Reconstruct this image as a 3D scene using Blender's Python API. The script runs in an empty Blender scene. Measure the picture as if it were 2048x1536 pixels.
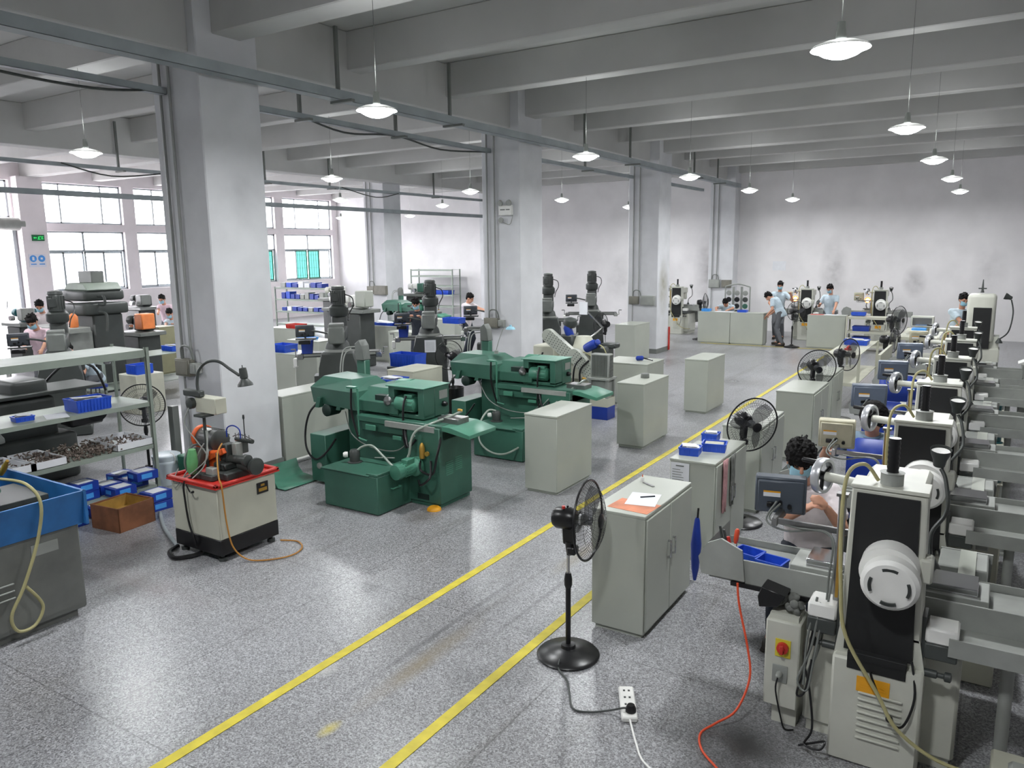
import bpy, bmesh, math, random
from mathutils import Vector, Matrix, Euler, noise
R = math.radians
random.seed(7)
SC = bpy.context.scene
COL = SC.collection

# ------------------------------------------------------------------ camera, world, exposure
cam_d = bpy.data.cameras.new('camera'); cam_d.sensor_width = 36.0; cam_d.lens = 27.007
cam_d.clip_start = 0.05; cam_d.clip_end = 200
cam = bpy.data.objects.new('camera', cam_d); COL.objects.link(cam)
YAW, PITCH, ROLL = 0.564881933, -0.171189175, -0.0120387657
_f = Vector((-math.sin(YAW)*math.cos(PITCH), math.cos(YAW)*math.cos(PITCH), math.sin(PITCH)))
_r = Vector((math.cos(YAW), math.sin(YAW), 0)); _u = _r.cross(_f)
_r2 = _r*math.cos(ROLL)+_u*math.sin(ROLL); _u2 = -_r*math.sin(ROLL)+_u*math.cos(ROLL)
cam.matrix_world = Matrix(((_r2.x,_u2.x,-_f.x,0),(_r2.y,_u2.y,-_f.y,0),(_r2.z,_u2.z,-_f.z,2.6),(0,0,0,1)))
SC.camera = cam
SC.view_settings.view_transform = 'Standard'; SC.view_settings.look = 'None'
SC.view_settings.gamma = 1.0; SC.view_settings.use_curve_mapping = False
SC.view_settings.exposure = 0.12
SC.cycles.use_denoising = True
SC.cycles.max_bounces = 7; SC.cycles.diffuse_bounces = 4; SC.cycles.glossy_bounces = 3
SC.cycles.transparent_max_bounces = 12; SC.cycles.transmission_bounces = 4
SC.cycles.sample_clamp_indirect = 6.0
LAMP_W = 62.0      # one pendant lamp
SKY = 17.0
w = bpy.data.worlds.new('daylight'); SC.world = w; w.use_nodes = True
nt = w.node_tree; bgn = nt.nodes['Background']
tc = nt.nodes.new('ShaderNodeTexCoord'); sx = nt.nodes.new('ShaderNodeSeparateXYZ'); cr = nt.nodes.new('ShaderNodeValToRGB')
nt.links.new(tc.outputs['Generated'], sx.inputs[0]); nt.links.new(sx.outputs['Z'], cr.inputs[0]); nt.links.new(cr.outputs[0], bgn.inputs[0])
cr.color_ramp.elements[0].position = 0.0; cr.color_ramp.elements[0].color = (0.62, 0.60, 0.62, 1)
cr.color_ramp.elements[1].position = 0.25; cr.color_ramp.elements[1].color = (0.97, 0.94, 1.0, 1)
bgn.inputs[1].default_value = SKY

# ------------------------------------------------------------------ materials
def lin(c):
    c = c/255.0
    return c/12.92 if c <= 0.04045 else ((c+0.055)/1.055)**2.4
def L(rgb): return (lin(rgb[0]), lin(rgb[1]), lin(rgb[2]), 1)
def M(name, rgb, rough=0.5, metal=0.0, var=0.10, scale=5.0, bump=0.0, spec=0.5, alpha=None):
    m = bpy.data.materials.new(name); m.use_nodes = True
    nt = m.node_tree; p = nt.nodes['Principled BSDF']
    p.inputs['Roughness'].default_value = rough; p.inputs['Metallic'].default_value = metal
    p.inputs['Specular IOR Level'].default_value = spec
    t = nt.nodes.new('ShaderNodeTexCoord'); n = nt.nodes.new('ShaderNodeTexNoise')
    n.inputs['Scale'].default_value = scale; n.inputs['Detail'].default_value = 5
    nt.links.new(t.outputs['Object'], n.inputs['Vector'])
    c = nt.nodes.new('ShaderNodeValToRGB'); a = L(rgb)
    lo = tuple(x*(1-var) for x in a[:3])+(1,); hi = tuple(min(1, x*(1+var)) for x in a[:3])+(1,)
    c.color_ramp.elements[0].position = .32; c.color_ramp.elements[0].color = lo
    c.color_ramp.elements[1].position = .68; c.color_ramp.elements[1].color = hi
    nt.links.new(n.outputs['Fac'], c.inputs[0]); nt.links.new(c.outputs[0], p.inputs['Base Color'])
    if bump:
        b = nt.nodes.new('ShaderNodeBump'); b.inputs['Strength'].default_value = bump; b.inputs['Distance'].default_value = .01
        nt.links.new(n.outputs['Fac'], b.inputs['Height']); nt.links.new(b.outputs[0], p.inputs['Normal'])
    if alpha is not None: p.inputs['Alpha'].default_value = alpha
    return m
def emit(name, rgb, s):
    m = bpy.data.materials.new(name); m.use_nodes = True; nt = m.node_tree; nt.nodes.clear()
    o = nt.nodes.new('ShaderNodeOutputMaterial'); e = nt.nodes.new('ShaderNodeEmission')
    e.inputs[0].default_value = L(rgb); e.inputs[1].default_value = s; nt.links.new(e.outputs[0], o.inputs[0])
    return m
def spotted(name, rgb, blots, rough=.8, var=.05, scale=1.5):
    """painted plaster with stains: blots = [(x,y,z,radius xyz,(rgb),strength)] in object space"""
    m = M(name, rgb, rough, 0, var, scale); nt = m.node_tree; p = nt.nodes['Principled BSDF']
    src = p.inputs['Base Color'].links[0].from_socket
    t = nt.nodes.new('ShaderNodeTexCoord'); nz = nt.nodes.new('ShaderNodeTexNoise'); nz.inputs['Scale'].default_value = 4; nz.inputs['Detail'].default_value = 4
    nt.links.new(t.outputs['Object'], nz.inputs['Vector'])
    for (x, y, z, r, c, s) in blots:
        vs = nt.nodes.new('ShaderNodeVectorMath'); vs.operation = 'SUBTRACT'; vs.inputs[1].default_value = (x, y, z)
        vd = nt.nodes.new('ShaderNodeVectorMath'); vd.operation = 'DIVIDE'; vd.inputs[1].default_value = r
        ln = nt.nodes.new('ShaderNodeVectorMath'); ln.operation = 'LENGTH'
        mr = nt.nodes.new('ShaderNodeMapRange'); mr.inputs[1].default_value = 0; mr.inputs[2].default_value = 1; mr.inputs[3].default_value = 1.25*s; mr.inputs[4].default_value = 0
        ml = nt.nodes.new('ShaderNodeMath'); ml.operation = 'MULTIPLY'; ml.use_clamp = True
        mx = nt.nodes.new('ShaderNodeMix'); mx.data_type = 'RGBA'; mx.inputs[7].default_value = L(c)
        nt.links.new(t.outputs['Object'], vs.inputs[0]); nt.links.new(vs.outputs[0], vd.inputs[0]); nt.links.new(vd.outputs[0], ln.inputs[0])
        nt.links.new(ln.outputs['Value'], mr.inputs[0]); nt.links.new(mr.outputs[0], ml.inputs[0]); nt.links.new(nz.outputs['Fac'], ml.inputs[1])
        nt.links.new(ml.outputs[0], mx.inputs[0]); nt.links.new(src, mx.inputs[6]); src = mx.outputs[2]
    nt.links.new(src, p.inputs['Base Color'])
    return m

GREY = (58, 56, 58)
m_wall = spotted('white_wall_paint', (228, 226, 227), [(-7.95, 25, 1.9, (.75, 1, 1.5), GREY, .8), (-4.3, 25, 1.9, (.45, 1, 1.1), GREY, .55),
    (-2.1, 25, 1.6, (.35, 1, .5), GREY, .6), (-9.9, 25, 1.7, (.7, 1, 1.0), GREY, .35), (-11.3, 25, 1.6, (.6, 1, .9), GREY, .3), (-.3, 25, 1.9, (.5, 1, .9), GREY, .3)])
m_column = spotted('column_paint', (212, 213, 216), [(-7.2, 18.6, 1.65, (.3, .35, .8), (120, 112, 66), 1.0), (-7.35, 5.9, 3.3, (.4, .35, .5), (120, 120, 125), .35)], .75, .06, 2.5)
m_ceiling = spotted('ceiling_paint', (196, 196, 194), [(-6.1, 9.85, 4.95, (.8, .5, .12), (60, 55, 52), 0.0)], .9, .08, .8)
m_pinkwall = M('window_wall_paint', (238, 231, 233), .85, 0, .05, 1.2)
m_pale = M('cabinet_enamel', (172, 176, 166), .38, 0, .05, 2.0, .02)
m_pale2 = M('cream_enamel', (188, 188, 172), .45, 0, .08, 3.0, .02)
m_cast = M('cream_machine_paint', (196, 197, 186), .42, 0, .08, 3.0, .03)
m_white = M('white_plastic', (228, 228, 224), .4, 0, .04)
m_green = M('green_machine_paint', (58, 102, 86), .4, 0, .16, 3.0, .03)
m_lgreen = M('worn_green_top', (74, 132, 110), .4, 0, .12, 3.0)
m_dgreen = M('dark_green_recess', (20, 44, 38), .6, 0, .2)
m_dgrey = M('dark_machine_grey', (62, 66, 64), .45, 0, .14, 4.0, .03)
m_mgrey = M('mid_machine_grey', (112, 116, 112), .45, 0, .12, 4.0)
m_lgrey = M('light_grey_paint', (150, 153, 148), .5, 0, .12, 5.0)
m_black = M('black_plastic', (18, 18, 20), .32, 0, .1)
m_rubber = M('black_rubber', (24, 25, 26), .75, 0, .15, 8)
m_steel = M('worn_steel', (140, 140, 140), .35, .85, .2, 8)
m_chrome = M('chrome', (205, 205, 208), .14, 1.0, .04)
m_galv = M('galvanised_tray', (152, 160, 163), .5, 0, .12, 3)
m_blue = M('blue_plastic', (38, 82, 196), .4, 0, .10, 8)
m_dblue = M('deep_blue_plastic', (26, 56, 150), .4, 0, .10, 8)
m_sky = M('light_blue_plastic', (70, 150, 225), .4, 0, .1, 8)
m_tray = M('worn_blue_tray', (38, 104, 166), .5, 0, .2, 5)
m_red = M('red_paint', (190, 48, 40), .4, 0, .15, 6)
m_orange = M('orange_paint', (222, 96, 40), .45, 0, .12, 6)
m_oglow = M('orange_guard', (232, 134, 74), .5, 0, .1, 6)
m_yellow = M('yellow_paint', (206, 190, 56), .55, 0, .14, 9)
m_sticker = M('yellow_sticker', (226, 160, 30), .5, 0, .05)
m_lime = M('green_wrapped_tool', (104, 172, 112), .5, 0, .1, 12)
m_teal = M('teal_motor_paint', (34, 92, 98), .4, 0, .12, 6)
m_wood = M('oil_stained_wood', (122, 78, 52), .75, 0, .3, 7, .1)
m_brass = M('brass', (190, 150, 70), .35, .7, .1)
m_paper = M('paper', (224, 226, 230), .8, 0, .03, 10)
m_pinkcloth = M('pink_cloth', (196, 150, 152), .9, 0, .2, 25, .2)
m_greycloth = M('grey_rag', (120, 122, 118), .9, 0, .35, 18, .3)
m_skin = M('skin', (198, 146, 120), .55, 0, .06, 12)
m_hair = M('black_hair', (15, 13, 13), .75, 0, .3, 60, .6, .25)
m_mask = M('blue_face_mask', (150, 196, 214), .8, 0, .05, 20)
m_shirtb = M('pale_blue_shirt', (188, 204, 214), .85, 0, .06, 9, .1)
m_shirtw = M('white_tshirt', (222, 214, 216), .85, 0, .05, 9, .1)
m_shirtp = M('pink_blue_shirt', (214, 190, 200), .85, 0, .08, 9, .1)
m_shirtd = M('blue_grey_shirt', (112, 132, 150), .85, 0, .08, 9, .1)
m_dark = M('dark_clothes', (38, 44, 54), .85, 0, .15, 9, .1)
m_trous = M('grey_trousers', (92, 94, 98), .85, 0, .1, 9, .1)
m_shoe = M('dark_shoe', (46, 40, 34), .6, 0, .2, 9)
m_hose = M('yellowed_hose', (168, 162, 118), .4, 0, .1, 8)
m_ohose = M('orange_hose', (224, 84, 50), .4, 0, .05, 8)
m_ochre = M('ochre_hose', (176, 122, 48), .45, 0, .1, 8)
m_chips = M('metal_swarf', (112, 100, 92), .5, .4, .5, 60, .8)
m_light = emit('lamp_glow', (250, 252, 255), 30.0)
m_exit = emit('exit_sign_glow', (60, 220, 110), 1.1)
m_spark = emit('work_lamp_glow', (255, 190, 120), 14.0)
def glassmat(name='window_glass', tint=(.96, .97, .97, 1)):
    m = bpy.data.materials.new(name); m.use_nodes = True; nt = m.node_tree; nt.nodes.clear()
    o = nt.nodes.new('ShaderNodeOutputMaterial'); t = nt.nodes.new('ShaderNodeBsdfTransparent'); g = nt.nodes.new('ShaderNodeBsdfGlossy'); mx = nt.nodes.new('ShaderNodeMixShader')
    t.inputs[0].default_value = tint; g.inputs['Roughness'].default_value = .05; mx.inputs[0].default_value = .05
    nt.links.new(t.outputs[0], mx.inputs[1]); nt.links.new(g.outputs[0], mx.inputs[2]); nt.links.new(mx.outputs[0], o.inputs[0]); return m
m_glass = glassmat(); m_bluepane = glassmat('dark_green_glass', (.17, .33, .31, 1))
def floormat():
    m = bpy.data.materials.new('terrazzo_floor'); m.use_nodes = True; nt = m.node_tree; N = nt.nodes; K = nt.links; p = N['Principled BSDF']
    t = N.new('ShaderNodeTexCoord')
    v = N.new('ShaderNodeTexVoronoi'); v.inputs['Scale'].default_value = 130; K.new(t.outputs['Object'], v.inputs['Vector'])
    sp = N.new('ShaderNodeSeparateColor'); K.new(v.outputs['Color'], sp.inputs[0])
    c1 = N.new('ShaderNodeValToRGB'); e = c1.color_ramp.elements
    e[0].position = 0; e[0].color = L((104, 104, 106)); e[1].position = .9; e[1].color = L((184, 185, 188))
    for pos, col in ((.2, (126, 126, 128)), (.5, (150, 151, 153)), (.8, (166, 167, 170))):
        x = e.new(pos); x.color = L(col)
    K.new(sp.outputs[0], c1.inputs[0])
    n = N.new('ShaderNodeTexNoise'); n.inputs['Scale'].default_value = .55; n.inputs['Detail'].default_value = 6; n.inputs['Roughness'].default_value = .6
    K.new(t.outputs['Object'], n.inputs['Vector'])
    c2 = N.new('ShaderNodeValToRGB'); c2.color_ramp.elements[0].position = .32; c2.color_ramp.elements[0].color = (.72, .71, .70, 1)
    c2.color_ramp.elements[1].position = .66; c2.color_ramp.elements[1].color = (1.06, 1.06, 1.07, 1); K.new(n.outputs['Fac'], c2.inputs[0])
    mx = N.new('ShaderNodeMix'); mx.data_type = 'RGBA'; mx.blend_type = 'MULTIPLY'; mx.inputs[0].default_value = 1
    K.new(c1.outputs[0], mx.inputs[6]); K.new(c2.outputs[0], mx.inputs[7])
    # slab joints every 3 m and tyre-like streaks along the aisle
    br = N.new('ShaderNodeTexBrick'); br.offset = 0; br.inputs['Scale'].default_value = 1; br.inputs['Brick Width'].default_value = 2.12; br.inputs['Row Height'].default_value = 2.12
    br.inputs['Mortar Size'].default_value = .006; br.inputs['Mortar Smooth'].default_value = .3; br.inputs['Color1'].default_value = br.inputs['Color2'].default_value = (1, 1, 1, 1); br.inputs['Mortar'].default_value = (.68, .68, .68, 1)
    K.new(t.outputs['Object'], br.inputs['Vector'])
    m2 = N.new('ShaderNodeMix'); m2.data_type = 'RGBA'; m2.blend_type = 'MULTIPLY'; m2.inputs[0].default_value = 1
    K.new(mx.outputs[2], m2.inputs[6]); K.new(br.outputs['Color'], m2.inputs[7])
    mp = N.new('ShaderNodeMapping'); mp.inputs['Scale'].default_value = (5.5, .28, 1); K.new(t.outputs['Object'], mp.inputs[0])
    n2 = N.new('ShaderNodeTexNoise'); n2.inputs['Scale'].default_value = 1; n2.inputs['Detail'].default_value = 3; K.new(mp.outputs[0], n2.inputs['Vector'])
    c3 = N.new('ShaderNodeValToRGB'); c3.color_ramp.elements[0].position = .28; c3.color_ramp.elements[0].color = (.8, .79, .77, 1); c3.color_ramp.elements[1].position = .42; c3.color_ramp.elements[1].color = (1, 1, 1, 1)
    K.new(n2.outputs['Fac'], c3.inputs[0])
    m3 = N.new('ShaderNodeMix'); m3.data_type = 'RGBA'; m3.blend_type = 'MULTIPLY'; m3.inputs[0].default_value = 1
    K.new(m2.outputs[2], m3.inputs[6]); K.new(c3.outputs[0], m3.inputs[7])
    src = m3.outputs[2]
    nz = N.new('ShaderNodeTexNoise'); nz.inputs['Scale'].default_value = 3; nz.inputs['Detail'].default_value = 4; K.new(t.outputs['Object'], nz.inputs['Vector'])
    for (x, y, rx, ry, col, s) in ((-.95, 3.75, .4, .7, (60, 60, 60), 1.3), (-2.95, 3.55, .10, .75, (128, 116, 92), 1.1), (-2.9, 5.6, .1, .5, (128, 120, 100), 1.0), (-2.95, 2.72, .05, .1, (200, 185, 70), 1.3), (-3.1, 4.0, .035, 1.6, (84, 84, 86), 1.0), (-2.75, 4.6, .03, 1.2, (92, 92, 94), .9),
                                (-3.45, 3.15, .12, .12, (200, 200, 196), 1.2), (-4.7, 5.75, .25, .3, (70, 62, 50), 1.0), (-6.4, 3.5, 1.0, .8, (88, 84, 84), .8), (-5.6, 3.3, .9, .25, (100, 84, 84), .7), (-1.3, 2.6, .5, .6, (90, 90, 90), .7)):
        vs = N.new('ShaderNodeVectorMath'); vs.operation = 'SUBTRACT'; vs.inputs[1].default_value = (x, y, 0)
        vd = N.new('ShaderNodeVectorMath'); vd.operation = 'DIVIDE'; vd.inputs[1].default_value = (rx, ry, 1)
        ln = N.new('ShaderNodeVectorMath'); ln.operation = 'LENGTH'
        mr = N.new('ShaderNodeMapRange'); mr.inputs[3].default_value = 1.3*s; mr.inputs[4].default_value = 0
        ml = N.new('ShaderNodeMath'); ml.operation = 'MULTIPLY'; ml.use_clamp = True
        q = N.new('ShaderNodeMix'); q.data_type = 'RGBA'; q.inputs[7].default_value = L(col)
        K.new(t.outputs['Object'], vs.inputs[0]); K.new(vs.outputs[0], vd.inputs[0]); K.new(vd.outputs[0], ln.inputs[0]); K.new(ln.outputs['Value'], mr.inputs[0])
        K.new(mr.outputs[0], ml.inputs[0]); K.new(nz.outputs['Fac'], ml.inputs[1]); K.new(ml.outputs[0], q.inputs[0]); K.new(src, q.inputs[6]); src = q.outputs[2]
    K.new(src, p.inputs['Base Color'])
    p.inputs['Roughness'].default_value = .3; p.inputs['Specular IOR Level'].default_value = .45
    rr = N.new('ShaderNodeMapRange'); rr.inputs[3].default_value = .2; rr.inputs[4].default_value = .42; K.new(n.outputs['Fac'], rr.inputs[0]); K.new(rr.outputs[0], p.inputs['Roughness'])
    return m
m_floor = floormat()

# ------------------------------------------------------------------ mesh helper
class B:
    def __init__(s): s.bm = bmesh.new(); s.mi = 0; s.T = Matrix.Identity(4)
    def v(s, p): return s.bm.verts.new(s.T @ Vector(p))
    def f(s, vs):
        try: fc = s.bm.faces.new(vs); fc.material_index = s.mi; return fc
        except ValueError: return None
    def box(s, x0, x1, y0, y1, z0, z1, bev=0.0, seg=1):
        V = [s.v((x, y, z)) for z in (z0, z1) for y in (y0, y1) for x in (x0, x1)]
        F = [s.f([V[i] for i in q]) for q in ((0, 2, 3, 1), (4, 5, 7, 6), (0, 1, 5, 4), (2, 6, 7, 3), (0, 4, 6, 2), (1, 3, 7, 5))]
        if bev > 0:
            E = {e for fc in F for e in fc.edges}
            r = bmesh.ops.bevel(s.bm, geom=list(E), offset=min(bev, .45*min(abs(x1-x0), abs(y1-y0), abs(z1-z0))), segments=seg, affect='EDGES', profile=.5)
            for fc in r['faces']: fc.material_index = s.mi
        return s
    def cbox(s, c, d, bev=0.0, rot=None):
        T = s.T
        s.T = T @ Matrix.Translation(c) @ (Euler(rot).to_matrix().to_4x4() if rot else Matrix.Identity(4))
        s.box(-d[0]/2, d[0]/2, -d[1]/2, d[1]/2, -d[2]/2, d[2]/2, bev); s.T = T; return s
    def ring(s, c, n, r, seg, r2=None, up=None):
        n = Vector(n).normalized(); a = Vector(up) if up else (Vector((0, 0, 1)) if abs(n.z) < .9 else Vector((1, 0, 0)))
        u = n.cross(a).normalized(); w_ = n.cross(u); r2 = r if r2 is None else r2
        return [s.v(Vector(c)+u*math.cos(2*math.pi*i/seg)*r+w_*math.sin(2*math.pi*i/seg)*r2) for i in range(seg)]
    def skin(s, rings, close=False, cap=True):
        n = len(rings[0])
        prs = list(zip(rings, rings[1:]))+([(rings[-1], rings[0])] if close else [])
        for a, b in prs:
            for i in range(n): s.f([a[i], a[(i+1) % n], b[(i+1) % n], b[i]])
        if cap and not close: s.f(rings[0][::-1]); s.f(rings[-1])
    def cyl(s, p0, p1, r0, r1=None, seg=20, cap=True):
        p0, p1 = Vector(p0), Vector(p1); r1 = r0 if r1 is None else r1
        s.skin([s.ring(p0, p1-p0, r0, seg), s.ring(p1, p1-p0, r1, seg)], cap=cap); return s
    def lathe(s, c, ax, prof, seg=24, cap=True):
        c = Vector(c); ax = Vector(ax).normalized()
        s.skin([s.ring(c+ax*h, ax, max(r, .0005), seg) for r, h in prof], cap=cap); return s
    def torus(s, c, ax, Rr, r, seg=32, m=8, a0=0, a1=360):
        c = Vector(c); ax = Vector(ax).normalized(); a = Vector((0, 0, 1)) if abs(ax.z) < .9 else Vector((1, 0, 0))
        u = ax.cross(a).normalized(); w_ = ax.cross(u); full = abs(a1-a0) >= 360; rs = []
        for i in range(seg if full else seg+1):
            t = R(a0+(a1-a0)*i/seg); d = u*math.cos(t)+w_*math.sin(t); tg = -u*math.sin(t)+w_*math.cos(t)
            rs.append([s.v(c+d*(Rr+r*math.cos(2*math.pi*j/m))+ax*(r*math.sin(2*math.pi*j/m))) for j in range(m)])
        s.skin(rs, close=full); return s
    def tube(s, pts, r, m=8, sm=4):
        P = [Vector(p) for p in pts]
        if sm > 1 and len(P) > 2:
            Q = []
            for i in range(len(P)-1):
                a = P[max(i-1, 0)]; b = P[i]; c = P[i+1]; d = P[min(i+2, len(P)-1)]
                for k in range(sm):
                    t = k/sm; Q.append(.5*((2*b)+(c-a)*t+(2*a-5*b+4*c-d)*t*t+(3*b-a-3*c+d)*t**3))
            Q.append(P[-1]); P = Q
        rs = []; u = None
        for i, p in enumerate(P):
            d = (P[min(i+1, len(P)-1)]-P[max(i-1, 0)])
            if d.length < 1e-7: d = Vector((0, 0, 1))
            d.normalize()
            if u is None: u = d.orthogonal().normalized()
            u = (u-d*u.dot(d))
            if u.length < 1e-5: u = d.orthogonal()
            u.normalize(); w_ = d.cross(u); rr = r if not callable(r) else r(i/(len(P)-1))
            rs.append([s.v(p+u*math.cos(2*math.pi*j/m)*rr+w_*math.sin(2*math.pi*j/m)*rr) for j in range(m)])
        s.skin(rs); return s
    def prism(s, poly, ax, a, b, bev=0):
        def P(q, h): return (h, q[0], q[1]) if ax == 'x' else ((q[0], h, q[1]) if ax == 'y' else (q[0], q[1], h))
        A = [s.v(P(q, a)) for q in poly]; Bb = [s.v(P(q, b)) for q in poly]; F = []
        n = len(poly)
        F.append(s.f(A[::-1])); F.append(s.f(Bb))
        for i in range(n): F.append(s.f([A[i], A[(i+1) % n], Bb[(i+1) % n], Bb[i]]))
        if bev:
            E = {e for fc in F if fc for e in fc.edges}
            r = bmesh.ops.bevel(s.bm, geom=list(E), offset=bev, segments=1, affect='EDGES')
            for fc in r['faces']: fc.material_index = s.mi
        return s
    def ball(s, c, r, seg=16, rot=None):
        r = (r, r, r) if not hasattr(r, '__len__') else r
        T = s.T @ Matrix.Translation(c) @ (Euler(rot).to_matrix().to_4x4() if rot else Matrix.Identity(4)) @ Matrix.Diagonal((r[0], r[1], r[2], 1))
        q = bmesh.ops.create_uvsphere(s.bm, u_segments=seg, v_segments=max(6, seg//2), radius=1, matrix=T)
        for vv in q['verts']:
            for fc in vv.link_faces: fc.material_index = s.mi
        return s
    def mesh(s, name, mats, smooth=40):
        bmesh.ops.recalc_face_normals(s.bm, faces=s.bm.faces[:])
        me = bpy.data.meshes.new(name); s.bm.to_mesh(me); s.bm.free()
        for m in (mats if isinstance(mats, (list, tuple)) else [mats]): me.materials.append(m)
        if smooth:
            for p in me.polygons: p.use_smooth = True
            me.set_sharp_from_angle(angle=R(smooth))
        return me
    def o(s, name, mats, parent=None, loc=None, rz=0.0, smooth=40, label=None):
        ob = bpy.data.objects.new(name, s.mesh(name, mats, smooth)); COL.objects.link(ob)
        if parent: ob.parent = parent
        if loc: ob.location = loc
        if rz: ob.rotation_euler = (0, 0, rz)
        if label: ob['label'] = label
        return ob
def thing(name, label, cat, loc=(0, 0, 0), rz=0.0, group=None):
    o = bpy.data.objects.new(name, None); COL.objects.link(o); o.location = loc; o.rotation_euler = (0, 0, rz)
    o.empty_display_size = .1
    return tag(o, label, cat, group)
def tag(o, label, cat, group=None):
    o['label'] = label; o['category'] = cat
    if group: o['group'] = group
    return o
def struct(name, b, m, smooth=0, parent=None):
    o = b.o(name, m, parent, smooth=smooth)
    if not parent: o['kind'] = 'structure'
    return o
def tubes(name, mat, parent, r, *paths):
    for p in paths: B().tube(p, r, 8, 6).o(name, mat, parent)
def dup(root, loc, rz=None, label=None, group=None):
    r = root.copy(); COL.objects.link(r); r.location = loc
    if rz is not None: r.rotation_euler = (0, 0, rz)
    if label: r['label'] = label
    if group: r['group'] = group
    for ch in list(root.children):
        c = ch.copy(); COL.objects.link(c); c.parent = r
        for g in list(ch.children):
            d = g.copy(); COL.objects.link(d); d.parent = c
    return r
m_blade = M('smoked_fan_blade', (70, 72, 76), .25, 0, .1, 5, alpha=.72)
# ------------------------------------------------------------------ large structure
XW, YF, YB, XR = -24.8, 25.0, -6.0, 5.5
ZB, ZS = 4.93, 5.45
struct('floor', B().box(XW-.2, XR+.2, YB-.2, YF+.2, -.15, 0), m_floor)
struct('ceiling', B().box(XW-.2, XR+.2, YB-.2, YF+.2, ZS, ZS+.2), m_ceiling)
struct('wall_far', B().box(XW-.2, XR+.2, YF, YF+.2, 0, ZS), m_wall)
struct('wall_right', B().box(XR, XR+.2, YB, YF, 0, ZS), m_wall)
struct('wall_back', B().box(XW-.2, XR+.2, YB-.2, YB, 0, ZS), m_wall)
# window wall: piers and spandrels around the openings
wins = [(-.3, 2.4), (2.8, 5.5), (6.1, 8.3), (12.47, 15.17), (15.6, 18.3), (18.84, 21.54), (21.97, 24.66)]
b = B(); x0, x1 = XW-.3, XW
b.box(x0, x1, YB, 25, 4.84, ZS)
edges = [YB]+[e for w_ in wins[:3] for e in w_]+[8.5]
ops = wins[:3]+[(8.6, 11.72)]+wins[3:]
prev = YB
for (a, c) in ops:
    b.box(x0, x1, prev, a, 0, 4.84)
    if (a, c) == (8.6, 11.72): b.box(x0, x1, a, c, 3.4, 3.75)
    else: b.box(x0, x1, a, c, 0, 1.5); b.box(x0, x1, a, c, 3.38, 3.61)
    prev = c
b.box(x0, x1, prev, 25, 0, 4.84)
for y in (5.47, 11.84, 18.21): b.box(XW, XW+.35, y-.02 if y != 11.84 else 11.78, y+.66, 0, ZB)
struct('wall_windows', b, m_pinkwall)
def window(n, a, c, green=()):
    f = B(); X0, X1 = XW-.18, XW-.12
    def bar(y0, y1, z0, z1): f.box(X0, X1, y0, y1, z0, z1)
    for (z0, z1) in ((3.61, 4.84), (1.5, 3.38)):
        bar(a, a+.05, z0, z1); bar(c-.05, c, z0, z1); bar(a, c, z0, z0+.05); bar(a, c, z1-.05, z1)
    w_ = c-a
    for t in (.27, .76): bar(a+w_*t-.02, a+w_*t+.02, 3.61, 4.84)
    bar(a, c, 2.74, 2.80); bar(a+w_/2-.03, a+w_/2+.03, 2.8, 3.38)
    fr = struct('window_%d' % n, f, m_galv)
    gb = B()
    for z in (1.7, 2.0, 2.3, 2.55): gb.box(XW-.29, XW-.285, a, c, z, z+.008)
    k = a+.1
    while k < c: gb.box(XW-.293, XW-.283, k, k+.01, 1.52, 2.75); k += .13
    gb.o('security_grille', m_lgrey, fr, smooth=0)
    for i in range(4):
        y0 = a+.05+(w_-.1)/4*i; y1 = y0+(w_-.1)/4; s = B(); xo = X0-.03 if i % 2 else X0+.03
        for (p, q, r_, t) in ((y0, y0+.045, 1.55, 2.74), (y1-.045, y1, 1.55, 2.74), (y0, y1, 1.55, 1.6), (y0, y1, 2.69, 2.74)): s.box(xo-.015, xo+.015, p, q, r_, t)
        sa = s.o('sliding_sash', m_galv if i not in green else m_lgreen, fr, smooth=0)
        g = B().box(xo-.003, xo+.003, y0+.04, y1-.04, 1.6, 2.7); g.o('pane', m_bluepane if i in green else m_glass, sa, smooth=0)
    g = B().box(X0+.02, X0+.026, a+.04, c-.04, 3.65, 4.8).box(X0+.02, X0+.026, a+.04, c-.04, 2.8, 3.34); g.o('pane', m_glass, fr, smooth=0)
for i, (a, c) in enumerate(wins): window(i+1, a, c, {5: (2, 3), 6: (1, 2)}.get(i, ()))
d = B()
d.box(XW-.05, XW+.05, 11.66, 11.76, 0, 3.4).box(XW-.05, XW+.05, 8.55, 8.65, 0, 3.4)
dr = struct('door_1', d, m_galv)
b = B(); b.cyl((XW+.18, 8.5, 3.56), (XW+.18, 11.9, 3.56), .19, seg=20).box(XW+.0, XW+.2, 11.84, 11.95, 3.35, 3.75); b.o('roller_shutter_box', m_lgrey, dr)
b = B().box(XW-.2, XW-.15, 8.6, 11.72, 3.75, 3.8).box(XW-.2, XW-.15, 8.6, 11.72, 4.79, 4.84)
for y in (8.6, 9.6, 10.6, 11.67): b.box(XW-.2, XW-.15, y, y+.05, 3.75, 4.84)
b.o('transom_frame', m_galv, dr, smooth=0)
# pale outside ground and a neighbouring building beyond the openings
g = struct('ground', B().box(XW-40, XW-.35, YB-10, 35, -.2, -.05), M('pale_concrete_yard', (190, 188, 186), .9, 0, .05, .5))
bl = struct('exterior_wall', B().box(XW-16, XW-15.6, -8, 34, -.05, 2.6), M('pale_neighbour_wall', (196, 196, 204), .9, 0, .25, .9))
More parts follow.
